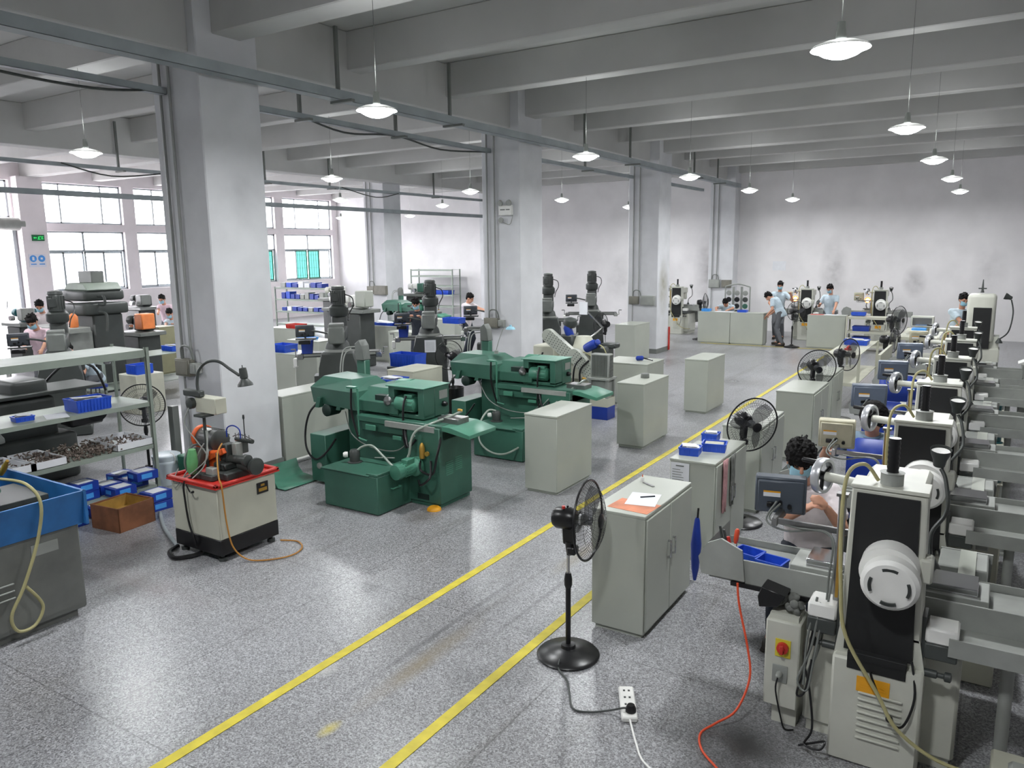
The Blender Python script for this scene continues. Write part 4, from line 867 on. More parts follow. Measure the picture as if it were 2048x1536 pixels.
# ------------------------------------------------------------------ slotted angle shelf unit
m_shelf = M('sage_grey_steel', (140, 150, 140), .5, 0, .1, 4)
t = thing('shelf_unit', 'sage grey slotted steel shelf unit with trays, seen end on', 'shelf', (-8.03, 3.4, 0))
ys = (1.43, -.45, -2.2)
for x in (-.31, .31):
    for y in ys:
        b = B(); s_ = 1 if x < 0 else -1
        b.box(x-.02, x+.02, y-.02, y-.016, 0, 1.63).box(*sorted((x-s_*.02, x-s_*.016)), y-.02, y+.02, 0, 1.63)
        for k in range(26): b.box(x-.008, x+.008, y-.0225, y-.0205, .04+k*.06, .065+k*.06)
        b.o('post', m_shelf, t, smooth=0)
for z, nm in ((1.6, 'top_shelf'), (1.03, 'shelf_board'), (.56, 'shelf_board'), (.1, 'shelf_board')):
    hh = .07 if z > 1.5 else .04
    b = B().box(-.32, .32, -2.25, 1.45, z, z+.004).box(-.322, -.318, -2.25, 1.45, z-hh, z+.005).box(.318, .322, -2.25, 1.45, z-hh, z+.005).box(-.32, .32, 1.446, 1.45, z-hh, z+.005); b.o(nm, m_shelf, t, smooth=0)
def at(px, py, z): return None
bin_('large blue ribbed crate with white paper on the middle shelf', (-7.9, 4.25, 1.034), (.36, .27, .13), R(88), fill='paper', group='crates on the shelf unit')
bin_('small blue tray with papers beside the large crate on the middle shelf', (-7.92, 3.62, 1.034), (.17, .13, .05), R(85), fill='paper', group='crates on the shelf unit')
bin_('blue tray at the frame edge on the middle shelf', (-7.95, 3.1, 1.034), (.2, .15, .07), R(90), group='crates on the shelf unit')
sheet('white sheet lying between the two blue trays on the middle shelf', -7.85, 3.9, 1.035, .2, .28, R(70))
for i, (y, w_, l) in enumerate(((3.35, .5, 'open white carton of drill parts at the frame edge on the low shelf'), (3.72, .34, 'open white carton of metal parts next to the longer one on the low shelf'), (4.62, .42, 'white carton of metal parts at the post end of the low shelf'))):
    t = thing('parts_carton', l, 'carton', (-8.0, y, .564), 0, 'white cartons of parts on the low shelf')
    b = B().box(-.28, .28, -w_/2, w_/2, 0, .006)
    for s_ in (-1, 1): b.box(*sorted((s_*.28, s_*.275)), -w_/2, w_/2, 0, .075).box(-.28, .28, *sorted((s_*w_/2, s_*(w_/2-.005))), 0, .075)
    b.o('carton', m_paper, t, smooth=0); b = B(); random.seed(i)
    for k in range(70): b.cbox((random.uniform(-.26, .26), random.uniform(-.45, .45)*w_, random.uniform(.02, .075)), (.012, .04, .01), 0, (random.random()*3, random.random()*3, random.random()*3))
    o = b.o('metal_parts', m_chips, t, smooth=0); o['kind'] = 'stuff'
b = B(); random.seed(31)
for k in range(420): b.cbox((random.uniform(-.29, .29), random.uniform(-.34, .32), random.uniform(.005, .06)), (.014, .035, .014), 0, (random.random()*3, random.random()*3, random.random()*3))
o = b.o('loose_metal_parts', m_chips, None, (-8.02, 4.15, .564), smooth=0); tag(o, 'heap of loose brown metal parts on the low shelf between cartons', 'metal parts'); o['kind'] = 'stuff'
t = bin_('pink and white lunch tub at the frame edge on the low shelf', (-7.95, 2.85, .564), (.3, .3, .2), 0, M('pale_pink_plastic', (214, 190, 190), .5, 0, .05), ribs=False, group='tubs on the shelf', name='plastic_tub', cat='tub')
# cartons, crate and bucket on the floor at the shelf
def carton(label, loc, d, rz):
    t = thing('blue_carton', label, 'carton', loc, rz, 'blue and white cartons on the floor'); X, Y, Z = d
    B().box(-X/2, X/2, -Y/2, Y/2, 0, Z, .003).o('box', m_dblue, t)
    B().box(-X*.36, X*.36, -Y*.34, Y*.34, Z, Z+.002).o('white_lid_panel', m_paper, t, smooth=0)
    B().box(-X*.35, X*.1, -Y/2-.002, -Y/2, Z*.3, Z*.75).box(X/2, X/2+.002, -Y*.3, Y*.2, Z*.25, Z*.8).o('printed_pattern', m_sky, t, smooth=0)
    return t
cp = [((-7.25, 4.5, .0), .0, 'lowest blue carton of the pair beside the wooden box'), ((-7.25, 4.5, .1), .1, 'upper blue carton with white lid beside the wooden box'),
      ((-7.5, 4.62, 0), 0, 'blue and white carton between the bucket and the pair of cartons'), ((-7.72, 4.4, .105), .1, 'blue carton with white side in the row behind the wooden box'), ((-7.9, 4.1, .105), 0, 'open topped blue carton in the middle of the row under the shelf'),
      ((-7.6, 4.1, .0), 0, 'blue carton lying flat just behind the wooden box'), ((-7.75, 3.75, .105), 0, 'blue carton with a lime strip under the shelf near the blue tray'), ((-7.5, 3.75, .0), 0, 'lowest blue carton near the blue splash tray'), ((-7.5, 3.75, .1), 0, 'blue carton stacked over the lowest one near the splash tray')]
names2 = ['beside the lime strip', 'right against the low shelf lip', 'under the carton with the white side', 'behind the open topped one', 'next to the back post', 'in the back row, middle', 'in the back row by the bucket', 'leaning by the blue splash tray']
for i, (x, y, z) in enumerate(((-7.78, 3.5, .105), (-7.9, 4.65, .105), (-7.95, 4.38, .105), (-8.15, 4.1, .105), (-8.2, 4.7, .105), (-7.9, 4.1, .2), (-7.75, 4.68, .2), (-7.45, 3.45, 0))): cp.append(((x, y, z), 0, 'blue and white carton '+names2[i]))
for loc, _, l in cp: carton(l, loc, (.2, .24, .095), R(random.uniform(-8, 8)))
t = thing('wooden_box', 'rusty brown open box with yellow inside on the floor', 'box', (-7.1, 4.05, 0), R(6))
b = B(); 
for s_ in (-1, 1): b.box(*sorted((s_*.2, s_*.188)), -.2, .2, 0, .24, .002).box(-.2, .2, *sorted((s_*.2, s_*.188)), 0, .24, .002)
b.box(-.19, .19, -.19, .19, 0, .012); b.o('box', m_wood, t)
B().box(-.187, .187, -.187, .187, .1, .12).box(-.187, -.183, -.187, .187, .12, .225).box(-.187, .187, .183, .187, .12, .225).o('yellow_lining', M('ochre_lining', (158, 124, 56), .8, 0, .25, 9), t, smooth=0)
t = thing('plastic_bucket', 'white plastic bucket with lid and handle behind the shelf post', 'bucket', (-7.98, 5.12, 0))
B().lathe((0, 0, 0), (0, 0, 1), [(.13, 0), (.145, .24), (.15, .25), (.15, .27), (.145, .28), (.152, .3), (.152, .32)], 28).o('tub', m_white2 := M('milky_plastic', (206, 216, 222), .4, 0, .04), t)
B().lathe((0, 0, .32), (0, 0, 1), [(.157, 0), (.157, .02), (.14, .03), (.12, .022)], 28).o('lid', m_white2, t); B().torus((.1, 0, .3), (0, 1, 0), .07, .006, 20, 6, -100, 80).o('handle', m_white, t)
t = thing('green_bin', 'dark green plastic bin on the floor behind the bucket', 'bin', (-8.35, 5.75, 0)) if False else thing('green_bin', 'dark green plastic bin on the floor behind the bucket', 'bin', (-7.62, 5.22, 0))
B().prism([(-.12, 0), (.12, 0), (.16, .36), (-.16, .36)], 'y', -.1, .12, .01).o('bin', M('green_plastic', (24, 104, 74), .4, 0, .1), t)
fan('black stand fan behind the shelf post by the white column', (-8.62, 5.3, 0), R(-128), .85, 0, .25)

tt = bpy.data.objects['tool_grinder']
tubes('grey_cable', m_lgrey, tt, .0055, [(-.06, -.1, 1.08), (-.03, -.12, .95), (.0, -.16, .84), (-.08, -.28, .72)], [(-.04, -.1, 1.08), (.0, -.14, .98), (.02, -.2, .8), (-.02, -.3, .7)], [(-.02, -.16, .98), (-.1, -.22, .82), (-.14, -.3, .7), (-.16, -.33, .62)])
B().tube([(-.04, -.35, .66), (.02, -.36, .6), (.06, -.36, .61)], .006, 6).ball((.06, -.36, .61), .012, 8).o('loose_plug_cable', m_black, tt)
t = thing('dark_machine_body', 'dark cast machine body with a motor seen through the shelf unit', 'machine', (-9.6, 4.3, 0))
B().box(-.5, .4, -.9, .5, 0, .55, .05, 3).box(-.4, .3, -.7, .35, .5, 1.0, .06, 3).box(-.3, .25, -.1, .3, .9, 1.2, .05, 3).o('body', m_dgrey, t)
B().lathe((.4, .75, .75), (1, -.6, 0), [(.11, -.15), (.115, 0), (.115, .12), (.07, .14), (.03, .15)], 20).box(.2, .45, .4, .8, .6, .75, .02).o('motor', m_black, t)
B().box(-.3, .35, -1.1, .9, 1.02, 1.06, .005).o('table_plate', m_dgrey, t)
B().tube([(.1, .3, 1.1), (.3, .5, 1.35), (.5, .7, 1.3), (.55, .8, 1.0)], .015, 8).o('black_hose', m_black, t)

tag(B().box(-.05, .05, -.04, .04, 0, .86, .004).o('grey_post', m_mgrey, None, (-8.1, 5.34, 0)), 'short grey steel post standing at the foot of the big white column', 'post')
# ------------------------------------------------------------------ turret mills (backs turned to us)
def mill(label, loc, bin_col=True, paper=False, rz=0.0, grp='turret milling machines'):
    t = thing('turret_mill', label, 'milling machine', loc, rz, grp)
    b = B().box(-.34, .34, -.3, .65, 0, .16, .02)
    b.prism([(-.33, .14), (.33, .14), (.28, .9), (.24, 1.12), (-.24, 1.12), (-.28, .9)], 'y', -.3, .12, .02)
    b.box(-.24, .24, .1, .3, .3, 1.1, .02); b.o('column', m_dgrey, t)
    B().box(-.36, -.26, -.26, .02, .35, .78, .006).o('switch_cabinet', m_dgrey, t)
    B().box(-.34, -.28, -.268, -.26, .45, .6, .002).o('switch_plate', m_pale, t, smooth=0)
    B().lathe((0, -.02, 1.12), (0, 0, 1), [(.2, 0), (.2, .04)], 28).o('turret_ring', m_lgrey, t)
    b = B().lathe((0, -.02, 1.16), (0, 0, 1), [(.19, 0), (.17, .08), (.14, .12)], 24).box(-.13, .13, -.3, .75, 1.27, 1.45, .03, 2)
    b.o('ram', m_dgrey, t)
    B().box(-.12, .12, -.36, -.28, 1.26, 1.52, .02).box(-.11, .11, -.34, -.06, 1.5, 1.56, .01).o('ram_end_box', m_mgrey, t)
    b = B().box(-.12, .12, .62, .9, 1.2, 1.62, .04, 2).lathe((0, .78, .98), (0, 0, 1), [(.04, 0), (.05, .02), (.07, .1), (.085, .25)], 18).lathe((0, .7, 1.6), (0, 0, 1), [(.13, 0), (.155, .03), (.155, .14), (.12, .18)], 26).lathe((0, .78, 1.62), (0, 0, 1), [(.11, 0), (.11, .12), (.09, .15)], 20)
    b.o('milling_head', m_dgrey, t)
    b = B().lathe((0, .66, 1.78), (0, 0, 1), [(.11, 0), (.112, .02), (.112, .22), (.1, .25), (.11, .26), (.1, .3), (.04, .31)], 24).box(-.1, .02, .54, .58, 1.84, 1.98, .01)
    for k in range(16): a = 2*math.pi*k/16; b.cbox((.114*math.cos(a), .66+.114*math.sin(a), 1.91), (.012, .006, .2), 0, (0, 0, a))
    b.o('head_motor', m_dgrey, t)
    B().tube([(.1, .66, 1.95), (.22, .62, 1.9), (.24, .58, 1.78), (.18, .5, 1.66), (.16, .3, 1.56)], .009, 8, 6).tube([(.24, .2, 1.0), (.3, .1, .8), (.28, -.1, .55), (.3, -.25, .7)], .008, 8, 5).o('cable_loop', m_black, t)
    b = B().box(-.6, .62, .38, .62, .98, 1.05, .006).box(-.3, .3, .36, .66, .88, .98, .01).box(-.25, .25, .3, .62, .5, .88, .01)
    b.o('table', m_dgrey, t)
    B().box(-.56, .58, .37, .385, 1.0, 1.035).o('table_edge', m_lgrey, t, smooth=0)
    for s in (-1, 1):
        B().lathe((s*.6, .5, 1.0), (s, 0, 0), [(.04, 0), (.05, .03), (.02, .05), (.015, .1)], 14).cyl((s*.69, .5, 1.0), (s*.69, .5, 1.1), .008, seg=8).cyl((s*.69, .5, 1.1), (s*.76, .5, 1.1), .012, seg=8).box(*sorted((s*.56, s*.66)), .36, .64, .95, 1.04, .01).o('table_crank', m_chrome if s > 0 else m_steel, t)
    b = B().tube([(-.15, .1, 1.38), (-.35, .15, 1.42), (-.5, .2, 1.4)], .015, 8).box(-.64, -.34, .12, .28, 1.29, 1.31).cyl((-.5, .2, 1.31), (-.5, .2, 1.42), .015, seg=8); b.o('readout_arm', m_dgrey, t)
    dro(t, m_dro2, (-.5, .18, 1.42), R(8), .28, .18)
    B().box(-.6, -.42, .1, .22, 1.22, 1.28, .01).o('tool_rack', m_black, t)
    if bin_col:
        b = B().prism([(-.58, 1.04), (-.42, 1.04), (-.4, 1.26), (-.59, 1.26)], 'y', .36, .5, .006); b.o('chip_shield', m_dblue, t)
    if paper:
        B().box(-.08, .12, -.304, -.3, .84, 1.06).o('paper_sheet', m_paper, t, smooth=0)
        b = B()
        for k in range(9): b.box(-.06, .09, -.3052, -.304, .87+k*.018, .874+k*.018)
        b.o('printed_lines', m_lgrey, t, smooth=0)
    # white oil pump box hanging at the table's end
    B().box(-.72, -.66, .38, .46, .84, .97, .006).lathe((-.69, .42, .84), (0, 0, -1), [(.04, 0), (.04, .01), (.015, .02)], 12).tube([(-.69, .42, .82), (-.7, .4, .6), (-.66, .36, .3)], .004).o('oil_pump', m_white, t)
    return t
m_dro2 = M('dark_readout_plastic', (66, 70, 76), .4, 0, .15, 9)
mill('dark grey turret mill with blue chip shield, the one nearest the big white column', (-8.55, 8.5, 0), rz=R(42))
m2 = mill('dark grey turret mill with a white sheet taped on its back', (-8.7, 10.95, 0), True, True, R(36))
mill('dark turret mill mostly hidden by the middle white column', (-8.6, 12.95, 0), False, rz=R(32))
m4 = mill('dark turret mill emerging from behind the middle white column', (-8.6, 15.1, 0), False, rz=R(28))
mill('dark turret mill farthest along, between the middle and the third white column', (-8.55, 17.2, 0), False, rz=R(25))
mill('black turret mill behind the shelf unit with its head over the seated worker', (-11.6, 5.9, 0), False, rz=R(60))
# motor heads of black power feeds seen through the shelf
fan('stand fan with its motor towards us right of the second mill', (-7.45, 9.95, 0), R(60), .93, 0, .24)
fan('stand fan seen edge on beside the farthest turret mill', (-7.35, 15.5, 0), R(75), .98, 0, .24)
fan('black stand fan at the end of the far counter by the wall', (-7.3, 21.75, 0), R(-60), 1.08, 0, .26)
fan('dark stand fan in the gap between the far counters', (-4.56, 21.05, 0), R(-20), .95, R(-5), .26)
fan('dark stand fan tilted up by the far wall above the shelves', (-1.7, 16.3, 0), R(-115), 1.22, 0, .27)
fan('dark stand fan standing lower in front of the tilted one', (-1.62, 14.8, 0), R(-100), 1.0, 0, .22)

# ------------------------------------------------------------------ more cabinets of the machine area
G2 = 'cabinets between the mills'
cabinet('long pale cabinet against the big white column, worn top', -7.78, -7.36, 6.33, 7.95, .87, None, G2)
tag(B().cyl((-7.3, 6.35, .05), (-7.3, 7.3, .05), .02, seg=10).o('floor_pipe', m_white), 'white pipe on the floor along the long pale cabinet', 'pipe')
cabinet('dark grey low tank behind the green wheel guard', -7.35, -6.95, 7.95, 8.45, .8, None, G2, m_mgrey)
cabinet('cream cabinet with worn top behind the green grinder, faint red marks', -7.7, -7.2, 8.65, 9.35, .87, None, G2, m_pale2)
t = thing('black_bin', 'tall black waste bin beside the cream cabinet', 'bin', (-7.08, 9.5, 0)); B().lathe((0, 0, 0), (0, 0, 1), [(.12, 0), (.14, .5), (.15, .52), (.145, .52), (.13, .1)], 20).o('tub', m_black, t)
bin_('blue tray with papers on the dark grey tank', (-7.15, 8.15, .8), (.3, .34, .06), 0, fill='paper', group='trays among the mills')
cabinet('pale cabinet beside the nearest mill carrying the small blue tray', -11.3, -10.3, 9.2, 9.7, .87, None, G2)
cabinet('pale cabinet with the red tray on it near the window end', -14.8, -13.7, 12.4, 12.9, .87, None, G2)
cabinet('pale cabinet half hidden behind the nearest mill', -12.3, -11.4, 10.8, 11.3, .87, None, G2)
cabinet('wide pale cabinet with blue trays between the first two mills', -13.0, -11.9, 13.9, 14.4, .87, None, G2)
cabinet('pale cabinet joined to the wide one behind the second mill', -11.5, -10.5, 13.0, 13.45, .87, None, G2)
cabinet('pale cabinet right of the second mill in front of the empty rack', -12.8, -11.8, 15.9, 16.3, .87, None, G2)
cabinet('pale cabinet standing before the third white column', -7.62, -7.12, 16.6, 17.5, .87, None, G2)
cabinet('low pale cabinet behind the perforated machine, blue clamp on top', -5.7, -4.85, 11.85, 12.6, .72, None, G2)
bin_('red tray on the pale cabinet near the window end', (-14.0, 12.6, .87), (.4, .3, .1), 0, m_red, group='trays among the mills')
bin_('light blue tray on the pale cabinet behind the nearest mill', (-11.9, 11.0, .87), (.35, .25, .05), 0, m_sky, group='trays among the mills')
bin_('blue tray on the floor cabinet beside the nearest mill', (-10.8, 9.4, .87), (.4, .3, .14), 0, group='trays among the mills')
bin_('blue tray with papers on the wide pale cabinet', (-12.5, 14.1, .87), (.6, .3, .07), 0, fill='paper', group='trays among the mills')
bin_('royal blue tray against the papers on the wide pale cabinet', (-12.05, 14.1, .87), (.22, .3, .1), 0, m_dblue, group='trays among the mills')
bin_('big blue crate at the foot of the middle column', (-8.55, 11.75, .45), (.5, .32, .3), 0, group='trays among the mills') if False else None
bin_('blue crate on a stand beyond the second green grinder', (-8.3, 9.85, .72), (.55, .3, .22), 0, group='trays among the mills')
tag(B().box(-.3, .3, -.2, .2, 0, .72, .006).o('machine_stand', m_dgrey, None, (-8.3, 9.85, 0)), 'dark stand under the blue crate by the second mill', 'stand')
t = thing('clamp_tool', 'blue clamp with a black lever on the low pale cabinet', 'tool', (-5.1, 12.2, .72)); B().lathe((-.1, 0, .04), (1, 0, .1), [(.02, 0), (.04, .02), (.04, .12), (.02, .14)], 12).o('body', m_dblue, t); B().tube([(.04, 0, .05), (.12, 0, .04), (.2, .02, .02)], .012).o('lever', m_black, t)

# ------------------------------------------------------------------ five axis tool grinder with perforated arm covers
t = thing('perforated_arm_machine', 'pale machine with slanting perforated arm covers, blue motors and a blue base', 'machine', (-5.6, 11.0, 0))
B().box(.3, .62, -.4, -.12, 0, .2, .004).box(-.5, .1, -.1, .4, 0, .2, .004).o('blue_base', m_dblue, t)
B().box(.3, .62, -.4, -.12, .2, .34, .004).box(-.5, .1, -.1, .4, .2, .3, .004).o('cream_plinth', m_pale2, t)
b = B()
for x in (.32, .6):
    for y in (-.38, -.14): b.box(x-.02, x+.02, y-.02, y+.02, .34, .64)
b.box(.28, .64, -.42, -.1, .62, .65).box(.34, .58, -.36, -.16, .34, .6); b.o('support_frame', m_lgrey, t, smooth=0)
b = B().box(.3, .62, -.35, -.2, .65, 1.02, .01); b.o('filter_box', m_lgrey, t)
b = B()
for k in range(16): b.box(.62, .626, -.34, -.21, .67+k*.021, .68+k*.021)
for k in range(12): b.box(.33+k*.022, .34+k*.022, -.356, -.35, .67, 1.0)
b.o('filter_grille', m_dgrey, t, smooth=0)
def armcover(p0, p1, y0, y1, r):
    """slanting slab with round ends in the x-z plane; shallow holes on its broad face"""
    p0, p1 = Vector(p0), Vector(p1); d = (p1-p0).normalized(); n = Vector((-d.y, d.x)); pts = []
    for i in range(9): a = math.pi*(.5+i/8); pts.append(p0+d*r*math.cos(a)+n*r*math.sin(a))
    for i in range(9): a = math.pi*(-.5+i/8); pts.append(p1+d*r*math.cos(a)+n*r*math.sin(a))
    b = B().prism([(q.x, q.y) for q in pts], 'y', y0, y1, .004); a = b.o('arm_cover', m_pale, t)
    b = B(); Ln = (p1-p0).length; k = int(Ln/.045)
    for i in range(k+1):
        for j in (-2, -1, 0, 1, 2):
            c = p0+d*(Ln*i/k)+n*(j*r*.36+(.018 if i % 2 else 0)); b.cyl((c.x, y0-.001, c.y), (c.x, y0+.004, c.y), .009, seg=6)
    b.o('hole_pattern', m_dgrey, a)
armcover((-.55, 1.24), (-.12, .92), -.2, -.1, .11); armcover((-.02, .96), (.3, .66), -.3, -.2, .11)
b = B().box(-.7, .1, .1, .5, .3, .85, .02).lathe((-.1, .2, .8), (0, 0, 1), [(.3, 0), (.28, .15), (.16, .35), (.12, .42)], 26).box(-.45, .0, -.1, .3, .55, .9, .015).box(-.95, -.55, .0, .4, .3, 1.05, .02); b.o('machine_body', m_pale2, t)
b = B().lathe((-.28, .1, 1.18), (-.2, -.3, 1), [(.06, 0), (.07, .05), (.07, .2), (.04, .25)], 18); b.o('blue_motor', m_dblue, t); B().lathe((.1, -.1, 1.06), (1, -.3, .5), [(.07, 0), (.075, .05), (.075, .2), (.05, .24)], 18).lathe((.32, -.16, 1.17), (1, -.3, .5), [(.05, 0), (.05, .03), (.03, .04)], 18).o('blue_motor', m_dblue, t)
b = B().box(-.45, -.2, .0, .25, 1.0, 1.25, .03).lathe((-.3, .1, 1.38), (.2, -.2, 1), [(.1, 0), (.12, .05), (.1, .12), (.03, .15)], 18); b.o('gear_head', m_dgrey, t); B().box(.2, .5, -.15, .1, .9, 1.12, .04).box(.35, .6, -.1, .1, 1.08, 1.16, .02).o('gear_head', m_dgrey, t)
tubes('black_hose', m_black, t, .015, [(.15, -.35, .95), (.05, -.4, .8), (.0, -.35, .5), (.02, -.3, .3)], [(.25, -.3, .9), (.12, -.34, .75), (.1, -.3, .5), (.15, -.25, .3)], [(-.7, -.1, .95), (-.75, -.15, .7), (-.6, -.15, .5)])
tubes('yellow_cable', m_hose, t, .009, [(.3, -.15, 1.15), (.45, -.2, 1.1), (.52, -.18, .9), (.5, -.16, .7)], [(-.1, -.1, .95), (.1, -.15, 1.0), (.3, -.2, .9), (.25, -.2, .75)])
b = B().tube([(.0, .25, 1.2), (.15, .2, 1.3), (.26, .15, 1.38), (.02, .1, 1.62)], .014, 8, 1); b.o('swing_arm', m_chrome, t)
B().box(-.12, .02, .08, .1, 1.58, 1.78).o('white_card', m_paper, t, smooth=0)
"""end"""
# ------------------------------------------------------------------ shelves and machines towards the windows
def rack(label, x0, x1, y0, y1, zs, name='steel_rack', mat=None, grp='steel racks'):
    mat = mat or m_shelf; cx, cy = (x0+x1)/2, (y0+y1)/2; t = thing(name, label, 'rack', (cx, cy, 0), 0, grp); dx, dy = (x1-x0)/2, (y1-y0)/2
    for x in (-dx, dx):
        for y in (-dy, dy): B().box(x-.02, x+.02, y-.02, y+.02, 0, zs[-1]+.02).o('post', mat, t, smooth=0)
    for z in zs: B().box(-dx, dx, -dy, dy, z-.005, z+.005).box(-dx, dx, -dy-.003, -dy, z-.05, z+.005).o('shelf_board', mat, t, smooth=0)
    return t
rack('empty sage rack standing against the far wall', -20.0, -17.95, 24.1, 24.6, (.5, .95, 1.3, 1.68, 1.92))
rack('long rack of blue cartons below the green paned window', -20.6, -18.2, 17.7, 18.2, (.3, .72, 1.12, 1.5))
bin_('blue crate on a shelf of the empty rack', (-18.6, 24.3, .955), (.9, .4, .16), 0, group='crates on far racks')
random.seed(12)
for r_, (z, n, h) in enumerate(((1.505, 7, .16), (1.125, 9, .2), (.725, 8, .12))):
    for i in range(n):
        x = -20.4+i*2.0/n+.08; hh = h*random.uniform(.7, 1.2); w_ = 1.6/n
        o = B().box(-w_/2, w_/2, -.15, .15, 0, hh, .004).o('small_carton', random.choice([m_dblue, m_dblue, m_blue, m_paper, m_dblue, m_lgrey]), None, (x, 17.95, z)); 
        tag(o, 'small carton, %s along %s of the rack under the green paned window' % (['first', 'second', 'third', 'fourth', 'fifth', 'sixth', 'seventh', 'eighth', 'ninth'][i], ['the top board', 'the second board', 'the third board'][r_]), 'carton', 'cartons on the window rack')
rack('sage bench of two boards beside the big white column in front of the machines', -13.7, -12.95, 7.3, 9.4, (.3, .8), 'work_bench', None, 'work benches')
rack('bench carrying white trays between the two windows', -16.8, -14.9, 10.6, 11.3, (.35, .8), 'work_bench', None, 'work benches')
bin_('blue tray with white papers on the bench by the column', (-13.3, 8.9, .805), (.35, .3, .1), 0, fill='paper', group='trays on benches')
bin_('second blue tray with papers on the bench by the column', (-13.3, 9.25, .805), (.3, .3, .1), 0, m_sky, fill='paper', group='trays on benches')
bin_('blue bin behind the shelf unit near the bent worker', (-12.05, 7.4, .66), (.3, .3, .16), 0, group='trays on benches')
tag(B().box(-.25, .25, -.25, .25, 0, .66, .01).o('grey_cabinet', m_pale2, None, (-12.1, 7.45, 0)), 'small cream cabinet behind the shelf unit with a blue bin on it', 'cabinet')
cabinet('khaki cabinet beside the orange guarded machine', -15.95, -15.5, 10.05, 10.45, 1.05, None, 'cabinets near the windows', M('khaki_enamel', (140, 138, 110), .5, 0, .08))
# large knee mill in front of the windows
t = thing('universal_mill', 'large grey green milling machine rising in front of the tall window', 'milling machine', (-14.9, 8.4, 0))
B().box(-.35, .35, -.3, .3, 0, 1.5, .03).box(-.5, .5, -.5, .4, 0, .15, .02).o('column', m_dgrey, t)
B().box(-.45, .42, -.5, .4, 1.5, 1.72, .05, 3).box(-.42, .4, -.45, .35, 1.76, 1.96, .06, 3).o('ram_blocks', m_dgrey, t)
B().prism([(-.42, 1.96), (.42, 1.96), (.3, 2.1), (-.25, 2.1)], 'y', -.4, .3, .02).o('green_top', m_shelf, t); B().box(-.2, .25, -.2, .05, 2.1, 2.32, .01).o('motor_cover', m_mgrey, t)
B().torus((-.45, -.5, 1.85), (0, 1, .1), .12, .02, 24, 8).o('handwheel', m_white, t); B().tube([(.42, -.2, 1.85), (.6, -.2, 1.85), (.62, -.2, 1.7), (.42, -.2, 1.7)], .025, 8, 3).tube([(.42, -.2, 1.55), (.65, -.2, 1.5), (.7, -.25, 1.2)], .025, 8, 5).o('hose_loop', m_dgrey, t)
B().box(-.9, .6, -.9, -.5, 1.2, 1.3, .01).box(-.3, .3, -.8, -.3, .5, 1.2, .02).o('table', m_lgrey, t)
tag(B().lathe((-14.5, 7.7, 1.3), (0, 0, 1), [(.07, 0), (.08, .02), (.08, .2), (.03, .26)], 16).o('orange_jug', m_oglow), 'orange jug beside the handwheel of the large mill', 'jug')
# orange guarded grinder and cream bench machine
def smallgrinder(label, loc, h, mat, guard, rz=0.0, k=1.0):
    t = thing('bench_grinder', label, 'grinding machine', loc, rz, 'bench grinders by the windows')
    B().box(-.3, .3, -.25, .25, 0, h-.3, .02).o('base', m_dgrey, t); B().box(-.45, .45, -.3, .3, h-.3, h-.22, .01).o('table', m_mgrey, t)
    B().box(-.2, .2, -.05, .25, h-.22, h+.1, .06, 3).lathe((-.2, .0, h), (-1, 0, 0), [(.09, 0), (.1, .03), (.1, .14), (.06, .16)], 18).o('head', mat, t)
    B().box(.12, .12+.24*k, -.2, .1, h-.16, h-.16+.28*k, .02).o('guard', guard, t); B().cyl((.1, -.25, h-.1), (.1, -.35, h-.1), .06, seg=16).o('handwheel', m_chrome, t)
    return t
smallgrinder('cluttered grinder with orange guard near the khaki cabinet', (-15.3, 9.5, 0), 1.25, m_dgrey, m_oglow, k=1.15)
smallgrinder('cream rounded grinder beside the two masked workers', (-15.6, 11.9, 0), 1.25, m_cast, m_cast)
smallgrinder('dark grinder with orange guard at the frame edge below the doorway', (-15.3, 6.0, 0), 1.2, m_mgrey, m_oglow)
smallgrinder('teal grinder by the doorway with a bright work lamp', (-19.5, 9.2, 0), 1.3, m_teal, m_lgrey)
smallgrinder('cream grinder by the rack of blue cartons', (-16.9, 16.8, 0), 1.5, m_cast, m_white)
smallgrinder('white machine on a dark base between the first two mills', (-12.5, 13.1, 0), 1.55, m_white, m_pale, k=1.3)
smallgrinder('white tool grinder behind the nearest mill with grey motor', (-15.3, 15.4, 0), 1.35, m_white, m_cast)
smallgrinder('pale grinder with small green head by the far column', (-16.0, 19.6, 0), 1.5, m_white, m_green)
smallgrinder('grey machine under the window between the two workers', (-20.5, 12.8, 0), 1.4, m_dgrey, m_mgrey)
t = thing('work_lamp', 'bright round work lamp glowing by the doorway', 'lamp', (-19.8, 9.0, 1.4)); B().tube([(0, 0, 0), (.05, 0, .1), (.1, -.02, .2)], .01).o('arm', m_dgrey, t); B().ball((.12, -.05, .25), .06, 14).o('bulb', m_light, t)
g = dup(gg1, (-13.6, 17.2, 0), 0, 'dark green grinder far back beside the second mill operator'); g.name = 'cylindrical_grinder'
g = bin_('blue drum shaped tub behind the second mill', (-11.3, 15.2, .87), (.5, .3, .14), 0, group='trays among the mills')

